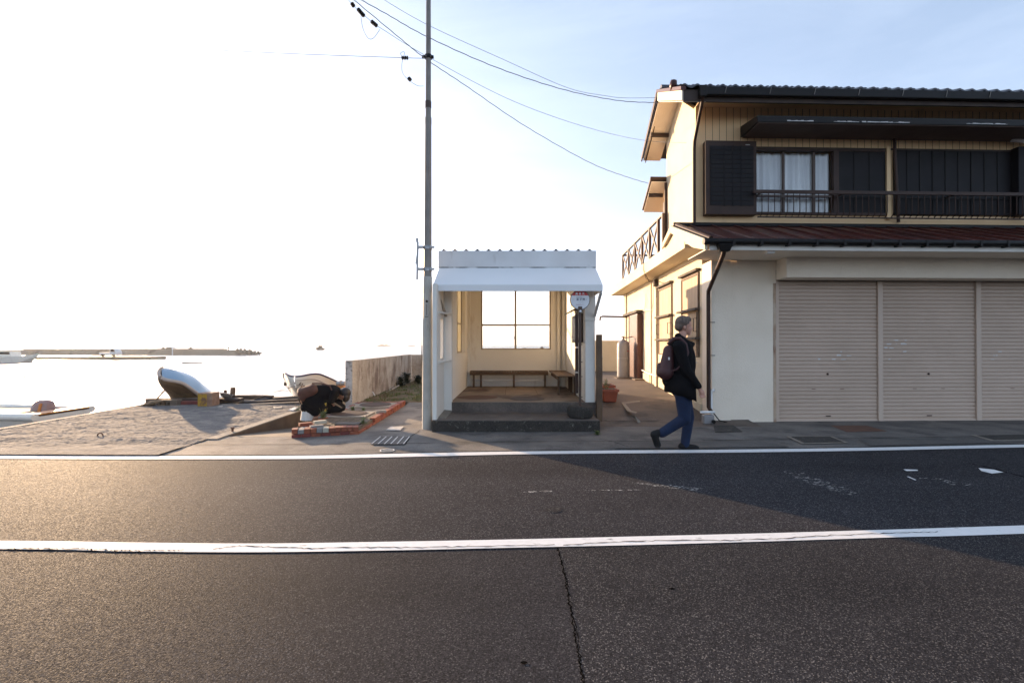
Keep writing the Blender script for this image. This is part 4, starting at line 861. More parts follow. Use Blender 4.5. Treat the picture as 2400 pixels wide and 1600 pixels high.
# ---- shutter box, windows, storm shutters
bx_ = MB(HF); bx_.box(.145, 1.185, UV-.16, UV-.001, 4.06, 5.54); sbx = bx_.build('shutter_box', M['brownmetal'], hs, .006)
pn = MB(HF)
for k in range(13): pn.box(.235, 1.12, UV-.172, UV-.161, 4.24+k*.092, 4.24+k*.092+.086)
pn.build('panel', M['shutterdark'], sbx, .003)
for u in (.52, .69, .86): MB(HF).box(u, u+.016, UV-.182, UV-.1725, 4.22, 5.44).build('batten', M['shutterdark'], sbx)
MB(HF).box(.96, 1.05, UV-.165, UV-.161, 5.455, 5.467).build('badge', M['steel'], sbx)
wf = MB(HF); W0, W1, WZ0, WZ1 = 1.20, 3.93, 4.10, 5.44
wf.box(W0, W1, UV-.05, UV+.06, WZ1-.035, WZ1+.0); wf.box(W0, W1, UV-.05, UV+.06, WZ0, WZ0+.05)
wf.box(W0, W0+.03, UV-.05, UV+.06, WZ0+.051, WZ1-.036); wf.box(2.84, 2.95, UV-.05, UV+.06, WZ0+.051, WZ1-.036)
win = wf.build('window', M['brownmetal'], hs)
for a, b, zz0, zz1 in ((1.80,1.845,4.15,5.40),(2.43,2.485,4.15,5.40)): MB(HF).box(a, b, UV+.0, UV+.04, zz0, zz1).build('mullion', M['brownrail'], win)
MB(HF).box(1.231, 2.839, UV+.005, UV+.038, 4.47, 4.52).build('transom', M['brownrail'], win)
MB(HF).box(1.232, 2.838, UV+.041, UV+.045, 4.152, 5.403).build('pane', M['glass'], win)
cu_ = MB(HF); cu_.grid(lambda s, t: (1.235+s*1.60, UV+.10+.02*math.sin(s*75+2*math.sin(s*9))+.012*math.sin(s*31), 4.14+t*1.26), 220, 1, True); cu_.build('curtain', M['curtain'], win)
for k, (a, b) in enumerate(((2.96, 3.92), (4.13, 4.93), (4.935, 5.75), (5.755, 6.60))):
    st = MB(HF); st.box(a, b, UV-.03, UV+.03, 4.13, 5.45); s1 = st.build('storm_shutter', M['shutterdark'], hs, .003)
    n3 = 3
    for q in range(n3+1):
        uu = a+(b-a)*q/n3; MB(HF).box(uu-.008, uu+.008, UV-.042, UV-.031, 4.14, 5.44).build('rib', M['black'], s1)
    MB(HF).box(a+.01, b-.01, UV-.043, UV-.0305, 4.45, 4.50).build('mid_rail', M['black'], s1)
MB(HF).box(3.95, 4.03, UV-.06, UV-.001, 4.02, 5.50).build('trim', M['siding'], hs, .004)
MB(HF).tube([(4.09, UV-.09, 5.66), (4.09, UV-.09, 5.40), (4.16, UV-.09, 3.95)], .03, 10).build('drain_pipe', M['brownmetal'], hs)
MB(HF).box(6.62, 6.86, UV-.18, UV-.001, 4.10, 5.50).build('shutter_box', M['shutterdark'], hs, .006)
MB(HF).tube([(6.55, UV-.10, 5.66), (6.75, UV-.2, 5.60), (6.95, UV-.22, 5.45), (6.97, UV-.22, 4.6)], .04, 10).build('white_duct', M['white'], hs)
MB(HF).box(1.2, WE, UV-.03, UV-.001, 5.455, 5.485).build('head_trim', M['wood_dark'], hs)
# balcony railing in front of the upper windows
VRl = .60; rl = MB(HF); rl.box(1.07, WE, VRl-.02, VRl+.02, 4.46, 4.53); ro = rl.build('window_railing', M['brownmetal'], hs, .004)
rl.mi = 0
bz = MB(HF); bz.box(1.2, WE, VRl+.07, VRl+.10, 4.0, 4.025); bz.build('bottom_rail', M['brownmetal'], ro)
for k in range(56):
    u = 1.25+k*.128
    if u > WE: break
    MB(HF).tube([(u, VRl, 4.46), (u, VRl, 4.12), (u, VRl+.02, 4.06), (u, VRl+.08, 4.015)], .009, 6).build('baluster', M['brownmetal'], ro)
for u in (1.22, 2.9, 5.2): MB(HF).box(u, u+.03, VRl, UV-.001, 4.465, 4.49).build('railing_arm', M['brownmetal'], ro)
# deck railing at the rear of the side
dr = MB(HF); RU = -.10; rv = [12.0-9.014, 3.45, 4.38, 5.33, 6.33, 7.37, 8.45]
dr.box(RU-.03, RU+.03, 2.95, 8.47, 4.64, 4.70); dr.box(RU-.025, RU+.025, 2.95, 8.47, 3.72, 3.80)
dro = dr.build('deck_railing', M['brownrail'], hs, .004)
for v in rv: MB(HF).box(RU-.032, RU+.036, v-.04, v+.04, 3.552, 4.695).build('railing_post', M['brownrail'], dro)
for a, b in zip(rv[1:-1], rv[2:]):
    m_ = MB(HF); mid = (a+b)/2
    m_.beam((RU, a+.03, 4.64), (RU, b-.03, 3.80), .035, .07); m_.beam((RU+.004, b-.03, 4.64), (RU+.004, a+.03, 3.80), .031, .068)
    m_.build('cross_brace', M['brownrail'], dro)
MB(HF).box(RU, 2.2, 8.44, 8.50, 4.64, 4.70).box(RU, 2.2, 8.445, 8.495, 3.72, 3.80).build('rear_rail', M['brownrail'], dro)
for u in (.9, 1.9): MB(HF).box(u, u+.06, 8.44, 8.50, 3.552, 4.64).build('railing_post', M['brownrail'], dro)
MB(HF).box(-.06, .10, 3.032, 3.14, 3.55, 5.0).build('corner_post', M['brownmetal'], hs)
# ---- side windows: planked shutters with hood, bars and handles
def side_window(v0, v1, z0, z1, bars):
    f_ = MB(HF); f_.box(-.03, .03, v0-.03, v0+.02, z0, z1); f_.box(-.03, .03, v1-.02, v1+.03, z0, z1); f_.box(-.03, .03, v0+.021, v1-.021, z1-.05, z1)
    o = f_.build('side_window', M['wood'], hs, .003)
    nb_ = 6
    pb = MB(HF)
    for k in range(nb_): a = v0+.022+(v1-v0-.044)*k/nb_; pb.box(-.012, .02, a+.002, a+(v1-v0-.044)/nb_-.002, z0+.01, z1-.052)
    pb.build('shutter_boards', M['planks'], o)
    MB(HF).box(-.09, .0, v0-.08, v1+.08, z1+.02, z1+.07).build('hood', M['wood_grey'], o, .004)
    for zb in bars: MB(HF).box(-.12, -.03, v0-.10, v1+.08, zb, zb+.045).build('bar', M['wood_grey'], o, .004)
    for vv_ in (v0+.02, v1-.10): MB(HF).tube([(-.03, vv_, 1.72), (-.11, vv_, 1.72), (-.11, vv_, 1.98), (-.03, vv_, 1.98)], .009, 6).build('handle', M['black'], o)
    MB(HF).tube([(-.05, v0-.01, z0), (-.05, v0-.01, 2.12)], .01, 6).build('rod', M['black'], o)
M['planks'] = mat('tan_boards', (.42, .31, .20), (.34, .25, .155), 2, rough=.7, stretch=(6, 6, .6), bump=.2, bscale=8)  # tan boards with upright grain
side_window(.67, 1.75, 1.21, 2.90, (2.14, 1.56)); side_window(2.56, 3.74, 1.21, 2.90, (2.14, 1.56))
# door with its dark red box, dark doorway
m_ = MB(HF); m_.box(-.18, -.001, 5.66, 6.84, .44, 2.40)
db = m_.build('door_box', M['reddoor'] if 'reddoor' in M else M['brownmetal'], hs, .008)
M['reddoor'] = mat('dark_red_door', (.085, .022, .016), (.06, .017, .013), 3, rough=.45, bump=.1, bscale=12); db.data.materials[0] = M['reddoor']
for k in range(6): MB(HF).box(-.186, -.181, 5.69+k*.19, 5.69+k*.19+.175, .47, 2.36).build('board', M['reddoor'], db)
MB(HF).box(-.22, .0, 5.60, 7.85, 2.425, 2.50).build('door_hood', M['wood_grey'], hs, .004)
m_ = MB(HF); m_.box(.02, .06, 6.86, 7.79, .45, 2.41); m_.build('door', M['wood_dark'], hs)  # dark sheet standing for the shade inside the open doorway
MB(HF).box(-.02, .0, 7.79, 7.84, .45, 2.41).build('door_jamb', M['wood_dark'], hs)
MB(HF).box(-.32, .0, 5.3, 7.9, .30, .44).build('door_step', M['cblock'], hs, .01)
MB(HF).box(-.04, -.0, 8.25, 8.45, 1.35, 1.75).build('meter', M['rustbox'], hs, .005)
# pipes and cables on the side wall
MB(HF).tube([(-.03, 7.95, 2.42), (-.9, 7.95, 2.44), (-.98, 7.95, 2.42), (-1.0, 7.95, 2.30)], .03, 10).build('spout_pipe', M['wood'], hs)
MB(HF).tube([(-.03, 4.3, 3.24), (-.03, 4.3, 2.6), (-.03, 4.45, 2.4), (-.03, 7.9, 2.62)], .012, 6).build('conduit', M['offwhite'], hs)
MB(HF).tube([(-.03, 5.2, 2.95), (-.03, 5.15, 2.75), (-.03, 5.35, 2.45), (-.03, 5.3, 2.2)], .01, 6).build('conduit', M['offwhite'], hs)
MB(HF).tube([(-.06, 3.85, .62), (-.06, 5.0, .66), (-.06, 5.6, .70)], .02, 8).build('wall_pipe', M['white'], hs)
MB(HF).tube([(-.49, 3.4, 3.60), (-.5, 3.38, 3.35), (-.3, 3.6, 3.08), (-.06, 3.95, 3.16)], .008, 6).tube([(-.5, 3.38, 3.35), (-.5, 3.1, 3.1), (-.2, 3.5, 3.05), (-.06, 3.95, 3.14)], .006, 6).tube([(-.05, 3.9, 3.15), (-.07, 3.75, 2.95), (-.04, 3.85, 2.7)], .008, 6).build('cable', M['wood_dark'], hs)
MB(HF).box(-.10, -.01, 3.88, 4.0, 3.0, 3.2).build('cable_bracket', M['wood_grey'], hs, .004)
MB(HF).box(.55, .68, -1.05, -.95, 2.96, 3.02).build('lamp_fitting', M['white'], hs, .004)
# pipes by the corner foot
MB(HF).tube([(-.02, -.05, .62), (-.02, -.05, .18), (-.0, -.10, .10)], .02, 8).tube([(-.02,-.05,.60),(.03,-.05,.62)], .028, 8).build('standpipe', M['white'], hs)
mt = thing('water_meter_box', 'small white utility box with pipes at the foot of the house corner', 'utility box', H(-.14, -.22, .02))
MB(HF).box(-.24,-.05,-.28,-.13,.03,.19).build('housing', M['gas'], mt, .015); MB(HF).tube([(-.28,-.20,.235),(-.02,-.20,.235)], .022, 10).build('pipe', M['white'], mt); MB(HF).tube([(.0,-.1,.2),(.08,-.16,.08),(.25,-.15,.03),(.42,-.13,.025)], .01, 6).build('cable', M['black'], mt)
MB(HF).tube([(-.08,-.305,.08),(-.08,-.33,.08)], .035, 10).build('valve', M['black'], mt)

# gas cylinder
gx, gy = H(-.62, 6.4, 0)[:2]; gc = P(1461, 806, 15.2)
gx, gy = gc.x, 15.2; gzb = az(15.2)
gs = thing('gas_cylinder', 'tall grey gas cylinder with valve standing beside the alley door', 'gas cylinder', (gx, gy, gzb))
MB().lathe([(.17,0),(.19,.02),(.195,.06),(.195,.98),(.185,1.06),(.14,1.13),(.07,1.16),(.05,1.17),(.05,1.2),(.0001,1.2)], (gx, gy, gzb+.02), 28).build('body', M['gas'], gs)
MB().tube([(gx,gy,gzb+1.2),(gx,gy,gzb+1.31)], .022, 10).box(gx-.06,gx+.06,gy-.02,gy+.02,gzb+1.285,gzb+1.31).tube([(gx,gy,gzb+1.25),(gx+.16,gy,gzb+1.27),(gx+.3,gy,gzb+1.3)], .014, 8).build('valve', M['rust'], gs)
MB().lathe([(.198,0),(.200,.006),(.198,.012)], (gx, gy, gzb+.62), 28).build('strap', M['steel'], gs)
MB().poly([(gx+.10+.03*math.cos(a), gy-.18, gzb+.85+.03*math.sin(a)) for a in (0,1.57,3.14,4.71)]).build('mark', M['ink_red'], gs)
MB().box(gx-.26,gx+.26,gy-.24,gy+.24,gzb-.01,gzb+.025).build('slab', M['cblock'], gs, .01)

# planters in the alley
def plant(mb, x, y, z, n, h, rnd, leafw=.03):
    for k in range(n):
        a = rnd.random()*6.28; r_ = rnd.random()*h*.5; zz_ = z+rnd.random()*h; cx, cy = x+math.cos(a)*r_, y+math.sin(a)*r_
        t = rnd.random()*6.28; dz_ = (rnd.random()-.3)*leafw; l = leafw*(.6+rnd.random())
        mb.poly([(cx, cy, zz_), (cx+math.cos(t+.5)*l*.5, cy+math.sin(t+.5)*l*.5, zz_+dz_*.5), (cx+math.cos(t)*l, cy+math.sin(t)*l, zz_+dz_), (cx+math.cos(t-.5)*l*.5, cy+math.sin(t-.5)*l*.5, zz_+dz_*.5)])
        if k % 5 == 0: mb.tube([(x+(cx-x)*.1, y+(cy-y)*.1, z-.02), (cx, cy, zz_)], .003, 4, False)
for i, (px, py, Y, sc, lab) in enumerate(((1426, 931, 10.55, 1.0, 'front terracotta coloured plastic trough beside the wooden post'), (1424, 915, 11.6, .8, 'rear terracotta coloured trough half hidden behind the front one'))):
    zb = az(Y); c = P(px, py, Y); t = thing('planter', lab, 'planter', (c.x, Y, zb), 'plastic troughs in the alley')
    wt, wb, hh = .16*sc, .12*sc, .25*sc; dpt = .22*sc; x, y = c.x, Y
    MB().hexa([(x-wb,y-dpt,zb+.002),(x+wb,y-dpt,zb+.002),(x+wb,y+dpt,zb+.002),(x-wb,y+dpt,zb+.002),(x-wt,y-dpt-.03,zb+hh),(x+wt,y-dpt-.03,zb+hh),(x+wt,y+dpt+.03,zb+hh),(x-wt,y+dpt+.03,zb+hh)]).build('trough', M['redplastic'], t, .006)
    rm = MB(); o_ = .018
    for a in ((x-wt-o_,x+wt+o_,y-dpt-.05,y-dpt-.03),(x-wt-o_,x+wt+o_,y+dpt+.03,y+dpt+.05),(x-wt-o_,x-wt,y-dpt-.03,y+dpt+.03),(x+wt,x+wt+o_,y-dpt-.03,y+dpt+.03)): rm.box(a[0],a[1],a[2],a[3],zb+hh-.03,zb+hh+.02)
    rm.build('rim', M['redplastic'], t)
    MB().box(x-wt+.01,x+wt-.01,y-dpt,y+dpt,zb+hh+.0005,zb+hh+.008).build('soil', M['soil'], t)
    pm = MB(); plant(pm, x-.04, y+.05, zb+hh, 70, .2*sc, random.Random(i), .035); pm.build('plant', M['leaf'], t)
# grey post with tap in the alley behind the walking man
tp = thing('tap_post', 'brown wooden post with a white tap standing in the alley by the house', 'post', H(-.22, .8, .2))
MB(HF).box(-.27,-.17,.78,.88,.15,1.13).build('post', M['wood'], tp, .005); MB(HF).tube([(-.34,.78,1.04),(-.10,.76,1.06),(-.02,.76,1.10)], .016, 8).tube([(-.34,.78,1.04),(-.36,.78,.98)], .016, 8).build('tap', M['white'], tp)
MB(HF).lathe([(.03,-.006),(.04,0),(.03,.006),(.03,-.006)], (-.13,.76,.93), 14, rx).build('ring', M['steel'], tp)

# ================================================================== DRAIN GRATE, COVERS
gr = thing('drain_grate', 'black iron drain grate with pale bars set in the pavement', 'drain grate', (G(915,1032).x, G(915,1032).y, .016))
q = [G(*p, .018) for p in ((869,1041),(948,1041),(962,1023.5),(890,1023.5))]
MB().prism([tuple(p) for p in q], (0,0,.004)).build('grid', M['dark_grate'] if 'dark_grate' in M else M['black'], gr)
for k in range(6):
    a = q[0].lerp(q[1], (k+.12)/5.3); b = q[3].lerp(q[2], (k+.12)/5.3); MB().beam((a.x,a.y,.024),(b.x,b.y,.024),.012,.006).build('bar', M['steel'], gr)
for k in range(9):
    a = q[0].lerp(q[3], k/8); b = q[1].lerp(q[2], k/8); MB().beam((a.x,a.y,.0225),(b.x,b.y,.0225),.008,.003).build('cross_bar', M['brownmetal'], gr)
q = [G(*p, .020) for p in ((904,1008),(938,1008.5),(946,999.5),(916,999.5))]
tag(MB().prism([tuple(p) for p in q], (0,0,.006)).build('inspection_cover', M['seawall_end']), 'small pale square cover in the pavement left of the pole', 'cover')
c = G(907.5, 1055, .008); rg = thing('pavement_marker', 'faded round painted emblem on the pavement by the edge line', 'marking', (c.x, c.y, .006))
mm = MB(); mm.lathe([(.085,0),(.10,0),(.10,.002),(.085,.002),(.085,0)], (c.x,c.y,.010), 28); mm.beam((c.x-.05,c.y-.03,.011),(c.x+.05,c.y+.03,.011),.014,.002); mm.beam((c.x-.04,c.y+.03,.0115),(c.x+.0,c.y-.0,.0115),.012,.002); mm.beam((c.x+.01,c.y+.04,.0112),(c.x+.06,c.y-.0,.0112),.010,.002)
mm.build('ring', M['line'], rg)
for pts, lab in (([(1853,1023),(1945,1023),(1978,1036),(1885,1038)], 'dark iron drain cover in a pale frame before the first shutter'), ([(2290,1020),(2420,1018),(2460,1028),(2330,1031)], 'dark drain cover in the pavement at the far right')):
    q = [G(*p, .02) for p in pts]; c = sum(q, Vector())/4; t = thing('drain_cover', lab, 'drain cover', (c.x, c.y, .017), 'drain covers before the shutters')
    q2 = [c+(p-c)*1.16 for p in q]
    MB().prism([(p.x,p.y,.0175) for p in q2], (0,0,.004)).build('frame', M['curbtop'], t); MB().prism([(p.x,p.y,.022) for p in q], (0,0,.003)).build('lid', M['mossy'], t)
q = [G(*p, .02) for p in ((1676,1012),(1740,1011),(1718,996),(1672,997))]
tag(MB().prism([(p.x,p.y,.0178) for p in q], (0,0,.006)).build('drain_cover', M['mossy']), 'small black cover at the foot of the house corner', 'drain cover')

# ================================================================== BRICK PLANTER WITH MANHOLES
pb = thing('brick_bed', 'low brick edged bed with paving and two round iron covers', 'brick bed', (-3, 9.2, .0))
F1, F2 = G(682.5,1028), G(841,1019); B1, B2 = Vector((-3.62,11.35,0)), Vector((-2.53,11.55,0))
L0 = Vector((F1.x, F1.y, 0)); R0 = Vector((F2.x, F2.y, 0))
PZ = .105
MB().prism([(L0.x+.05,L0.y+.05,-.25),(R0.x-.04,R0.y+.06,-.25),(B2.x-.04,B2.y,-.25),(B1.x+.04,B1.y,-.25)], (0,0,.25+PZ)).build('bed', M['paver'], pb)
def brick_row(a, b, z0, z1, th, n, cols, name, seed, gap=.008):
    rn = random.Random(seed); d = (b-a)/n; nm = Vector((-d.y, d.x, 0)).normalized()
    for k in range(n):
        p = a+d*k+d.normalized()*gap/2; q = a+d*(k+1)-d.normalized()*gap/2; jz = (rn.random()-.5)*.010; jo = nm*(rn.random()-.5)*.012
        mt_ = cols[k % len(cols)] if isinstance(cols, list) else cols
        vv = [p+jo, q+jo, q+nm*th+jo, p+nm*th+jo]
        MB().hexa([(v.x,v.y,z0) for v in vv]+[(v.x,v.y,z1+jz) for v in vv]).build(name, M[mt_], pb, .004)
brick_row(L0, R0, .0, .062, .11, 7, ['brick_dark','brick_dark','brick','brick_dark','brick','brick_dark','brick'], 'brick', 1)
brick_row(L0, R0, .068, .135, .20, 11, ['brick','brick_grey','brick','brick','brick_grey','brick_pale','brick','brick','brick','brick','brick'], 'brick', 2)
sideR0 = R0+Vector((0,.25,0)); 
brick_row(R0+Vector((.0,.02,0)), B2, .0, .055, .10, 18, 'brick', 'brick', 3)
brick_row(R0+(B2-R0)*.26, B2, .06, .13, .10, 13, ['brick','brick','brick_dark','brick'], 'brick', 4)
brick_row(B2, B1, .03, .11, .10, 6, 'brick', 'brick', 5)
brick_row(B1, L0+Vector((0,.2,0)), .02, .115, .09, 17, ['brick_dark','brick_grey','brick'], 'brick', 6)
jt = MB()                                            # paver joints
for k in range(10):
    t = k/10; a = L0.lerp(B1, .06+t*.5); b = R0.lerp(B2, .06+t*.5); jt.beam((a.x+.1,a.y,PZ+.001),(b.x-.12,b.y,PZ+.001),.008,.003)
for k in range(9):
    a = L0.lerp(R0, (k+.5)/9); b = B1.lerp(B2, (k+.5)/9); c2_ = a.lerp(b, .30); a = a.lerp(b, .07); jt.beam((a.x,a.y,PZ+.0015),(c2_.x,c2_.y,PZ+.0015),.008,.003)
jt.build('joints', M['soil'], pb)
for px, py, lab in ((818, 969, 'nearer round ribbed iron manhole cover in the brick bed'), (880, 948, 'farther ribbed iron manhole cover in the brick bed')):
    c = G(px, py, PZ+.01); t = thing('manhole_cover', lab, 'manhole cover', (c.x, c.y, PZ), 'iron covers in the brick bed')
    MB().box(c.x-.44,c.x+.44,c.y-.42,c.y+.42,PZ-.02,PZ+.012).build('collar', M['curbtop'], t, .006)
    r_ = .345; mm = MB().lathe([(r_,0),(r_,.012),(r_-.02,.016),(r_-.025,.010),(.0001,.010)], (c.x,c.y,PZ+.012), 40)
    for k in range(-8, 9):
        x = k*.038; h_ = math.sqrt(max(0, (r_-.035)**2-x*x)); mm.box(c.x+x-.011,c.x+x+.011,c.y-h_,c.y+h_,PZ+.0225,PZ+.028)
    mm.build('lid', M['iron'], t)
for (px, py, z, sx_, sy_, rt, mt_, lab) in ((892, 961, PZ+.01, .20, .10, .6, 'brick_grey', 'loose grey brick lying on the paving near the right edge'), (750, 985, PZ+.01, .2, .1, .7, 'brick_pale', 'loose pale brick lying at the left edge of the brick bed'), (742, 996, PZ, .2, .1, .6, 'brick_grey', 'loose grey brick behind the front row of bricks'), (716, 990, PZ, .2, .1, .65, 'brick', 'loose orange brick at the front left of the bed')):
    c = G(px, py, z+.06); m4 = Matrix.Rotation(rt, 3, 'Z'); vv = []
    for zz_ in (z+.006, z+.06):
        for sx, sy in ((-1,-1),(1,-1),(1,1),(-1,1)):
            v = m4 @ Vector((sx*sx_/2, sy*sy_/2, 0)); vv.append((c.x+v.x, c.y+v.y, zz_))
    tag(MB().hexa(vv).build('loose_brick', M[mt_], None, .005), lab, 'brick', 'loose bricks on the bed')
c = G(817, 994, PZ); tag(MB().box(c.x-.20,c.x+.20,c.y-.11,c.y+.11,PZ+.003,PZ+.025).build('small_cover', M['wood_grey'], None, .004), 'small rectangular grey cover behind the front bricks', 'cover')
def weed(px, py, z, h, n, lab, mats=('leaf',), lw=.04, stems=6):
    c = G(px, py, z); mb = MB(); rn = random.Random(int(px)); plant(mb, c.x, c.y, z, n, h, rn, lw)
    mb.mi = 1
    for k in range(stems):
        a = rn.random()*6.28; mb.tube([(c.x,c.y,z),(c.x+math.cos(a)*h*.3,c.y+math.sin(a)*h*.3,z+h*.9),(c.x+math.cos(a)*h*.7,c.y+math.sin(a)*h*.5,z+h*1.6)], .003, 4)
    tag(mb.build('weed', [M[mats[0]], M['drygrass']]), lab, 'weed', 'weeds around the brick bed')
weed(757, 981, PZ, .12, 160, 'leafy weed with tall dry stems left of the round cover')
weed(852, 993, PZ, .09, 90, 'bright green weed at the right end of the front bricks', stems=2)
weed(700, 966, .02, .14, 70, 'green weed on the curb beside the crouching person', stems=3)
weed(826, 962, PZ, .08, 120, 'low weed patch between the two iron covers', stems=4)
weed(852, 962, PZ, .05, 90, 'low green growth beside the farther iron cover', stems=0)
weed(1400, 1018, .015, .05, 90, 'moss and weed at the right end of the shelter step', stems=0)
bsh = MB(); rn = random.Random(9)
for c, n, h in ((Vector((-3.75,17.3,.1)), 500, .34), (Vector((-3.4,17.6,.05)), 400, .28), (Vector((-3.8,16.6,.05)), 350, .3), (Vector((-3.0,17.4,.02)), 250, .16)):
    plant(bsh, c.x, c.y, c.z, n, h, rn, .09)
tag(bsh.build('bush', M['leaf2']), 'dark green bush growing against the corner of the sea wall', 'bush')
tag(MB().tube([tuple(P(905,920,14.5)),tuple(P(935,903,16.2))], .02, 8).build('stick', M['wood_pale']), 'pale stick leaning in the grass along the sea wall', 'stick')
tag(MB().tube([tuple(P(868,925,13.3)),tuple(P(873,918,13.4)),tuple(P(878,926,13.3))], .02, 6).build('rag', M['white']), 'small white scrap at the foot of the sea wall', 'scrap')

# ================================================================== BOATS
def hull(name, label, bow, heading, L, B, D, pitch, roll, mats, cover=None, seed=0, sheer=.35, inner=True, trim='rim', rail_r=.035):
    """bow: stem head position; heading: direction towards the stern; open or decked small boat"""
    root = thing(name, label, 'boat', bow)
    rot = Matrix.Rotation(heading, 3, 'Z') @ Matrix.Rotation(pitch, 3, 'Y') @ Matrix.Rotation(roll, 3, 'X')
    def loc(x, y, z): v = rot @ Vector((x, y, z)); return (bow[0]+v.x, bow[1]+v.y, bow[2]+v.z)
    NS, NT = 22, 10
    def gun(t): return sheer*((1-t)**2)-sheer-.20*max(0, 1-t/.10)**2
    def hb(t): return B/2*(max(0, 1-(1-min(1, t*1.8))**2.0))**.5*(1-.12*max(0, t-.6)/.4)+.015
    def pt(t, s, side):
        t = t**1.9               # s: 0 keel .. 1 gunwale
        g = gun(t); k = -D-sheer*0+(.30*D)*(max(0, 1-t*3.2))**1.6
        z = k+(g-k)*s; half = hb(t)*(s**(.55-.15*t)*(.78+.22*s)); rake = .75*(1-s)**2.1*max(0, 1-t*1.6)
        return (L*t+rake, side*half, z)
    mb = MB(loc)
    for side in (-1, 1): mb.grid(lambda a, b: pt(a, b, side), NS, NT)
    mb.add([pt(1, j/NT, -1) for j in range(NT+1)]+[pt(1, j/NT, 1) for j in range(NT+1)], [(j, j+1, NT+1+j+1, NT+1+j) for j in range(NT)])
    ho = mb.build('hull', mats, root, weld=True)
    for side in (-1, 1): MB(loc).tube([pt(i/NS, 1, side) for i in range(NS+1)], rail_r, 8).build('rubbing_strake', M[trim], root)
    if cover:
        mc = MB(loc)
        def cv(a, b):
            g = gun(a); h_ = hb(a)-.01; y = (b*2-1)*h_; return (L*a+.02, y, g+.015+cover[1]*(1-(abs(b*2-1))**2.2)*min(1, a*4)*(1-.5*a))
        mc.grid(cv, NS, 14); mc.build('deck', M[cover[0]], root)
    else:
        mi = MB(loc)
        mi.grid(lambda a, b: (.25+(L-.3)*a, (b*2-1)*hb(max(.05, a))*.9, gun(a)-.22-.1*a), NS, 6); mi.build('deck', M['hull_white'], root)
    return root, loc, pt
bA = P(392, 868, 11.5)
ba, la, pa = hull('boat', 'small boat with shade-coloured brown hull and pale blue deck propped on blocks, bow to the left', tuple(bA), R(91), 3.6, 1.35, .80, R(17), R(33), M['hull_shade'], ('bluecover', .30), trim='rim', sheer=.42, rail_r=.040)
for s0, s1, t1 in ((.45, .42, .55), (.38, .10, .5), (.3, .2, .42), (.5, .25, .45)):
    MB(la).tube([(lambda q: (q[0], q[1]-.02, q[2]))(pa(.02+(t1-.02)*k/10, s0+(s1-s0)*k/10, -1)) for k in range(11)], .007, 5).build('rope', M['rope'], ba)
nn = MB(la); rn = random.Random(4)
for k in range(16):
    t0 = .42+rn.random()*.25; nn.tube([(4.2*t0, .3*rn.random()-.5, .02), (4.2*t0+.1, -.62, -.28), (4.2*t0+.25, -.66-.05*rn.random(), -.45), (4.2*t0+.2+.2*rn.random(), -.60, -.7)], .012, 5)
nn.build('nets', M['net'], ba)
MB().tube([tuple(bA+Vector((.05,.1,-.02))),tuple(bA+Vector((-.05,.05,.12))),tuple(bA+Vector((-.2,.0,.02)))], .006, 5).build('rope_end', M['net'], ba)
bB = P(694, 864, 12.3)
bb, lb, pb_ = hull('boat', 'white boat with navy rim behind the crouching person, bow to the left', tuple(bB), R(90), 4.2, 1.7, .95, R(19), R(2), M['hull_white'], None, trim='navy', sheer=.12, rail_r=.022)
MB(lb).tube([(lambda q: (q[0], q[1]-.012, q[2]))(pb_(.0+.8*k/16, .80, -1)) for k in range(17)], .010, 6).build('spray_rail', M['rim'], bb)
e1 = Vector(lb(*pb_(.10, .62, -1))); MB().tube([tuple(e1+Vector((0,-.02,.05))),tuple(e1+Vector((-.03,-.05,0))),tuple(e1+Vector((.02,-.05,-.05))),tuple(e1+Vector((.05,-.03,.02)))], .012, 6).build('eye_bolt', M['rust'], bb)
tag(MB().tube([tuple(e1), tuple(P(640,920,12.0)), tuple(P(590,936,11.8)), tuple(P(545,945,11.6))], .006, 5).build('mooring_rope', M['rope']), 'thin mooring rope stretched from the white boat to the timbers', 'rope')
tag(MB().tube([tuple(P(667,899,13.3)), tuple(P(684,900,13.3)), tuple(P(800,900,13.3))], [.055,.06,.06], 12).build('log', M['wood_grey']), 'round log lying behind the white boat with its end showing', 'log')
wi = thing('winch', 'small grey and orange winch between the white boat and the sea wall', 'winch', tuple(P(800,922,12.6)))
c = P(800,898,12.6); MB().tube([(c.x-.12,12.6,c.z),(c.x+.10,12.6,c.z)], .055, 14).lathe([(.08,0),(.08,.02),(.05,.02)], (c.x-.02,12.6,c.z), 16, Matrix.Rotation(R(90),3,'Y')).build('drum', M['steel'], wi)
MB().box(c.x-.10,c.x+.10,12.5,12.75,c.z-.36,c.z-.06).build('frame', M['orange'], wi, .01)
# motor boat at the far left, below the quay
mbt = thing('motor_boat', 'cream open motor boat with outboard floating below the quay at left edge', 'boat', tuple(P(40,1000,12)))
def lm(x, y, z): return (P(160,0,11.7).x-.05-x, 11.75+y+.10*x, z)
m_ = MB(lm)
def ms(a, b, side):
    L = 5.5; x = L*a; half = .75*(1-.9*max(0, a-.5)**2*2.4); z = -1.25+(1.10+.10*a*a)*b; return (x, -side*half*(b**.5), z)
for s_ in (-1, 1): m_.grid(lambda a, b: ms(a, b, s_), 18, 8)
m_.add([ms(0, j/8, 1) for j in range(9)]+[ms(0, j/8, -1) for j in range(9)], [(j, j+1, 10+j, 9+j) for j in range(8)])
m_.build('hull', M['hull_white'], mbt, weld=True)
for s_ in (-1, 1): MB(lm).tube([(ms(i/18, 1, s_)[0], ms(i/18, 1, s_)[1], ms(i/18, 1, s_)[2]-.04) for i in range(19)], .085, 10).build('gunwale', M['hull_white'], mbt)
MB(lm).box(.1,5.0,-.62,.62,-.40,-.36).build('deck', M['wood_pale'], mbt); MB(lm).box(.9,2.4,-.66,.66,-.2,-.16).build('thwart', M['wood_pale'], mbt)
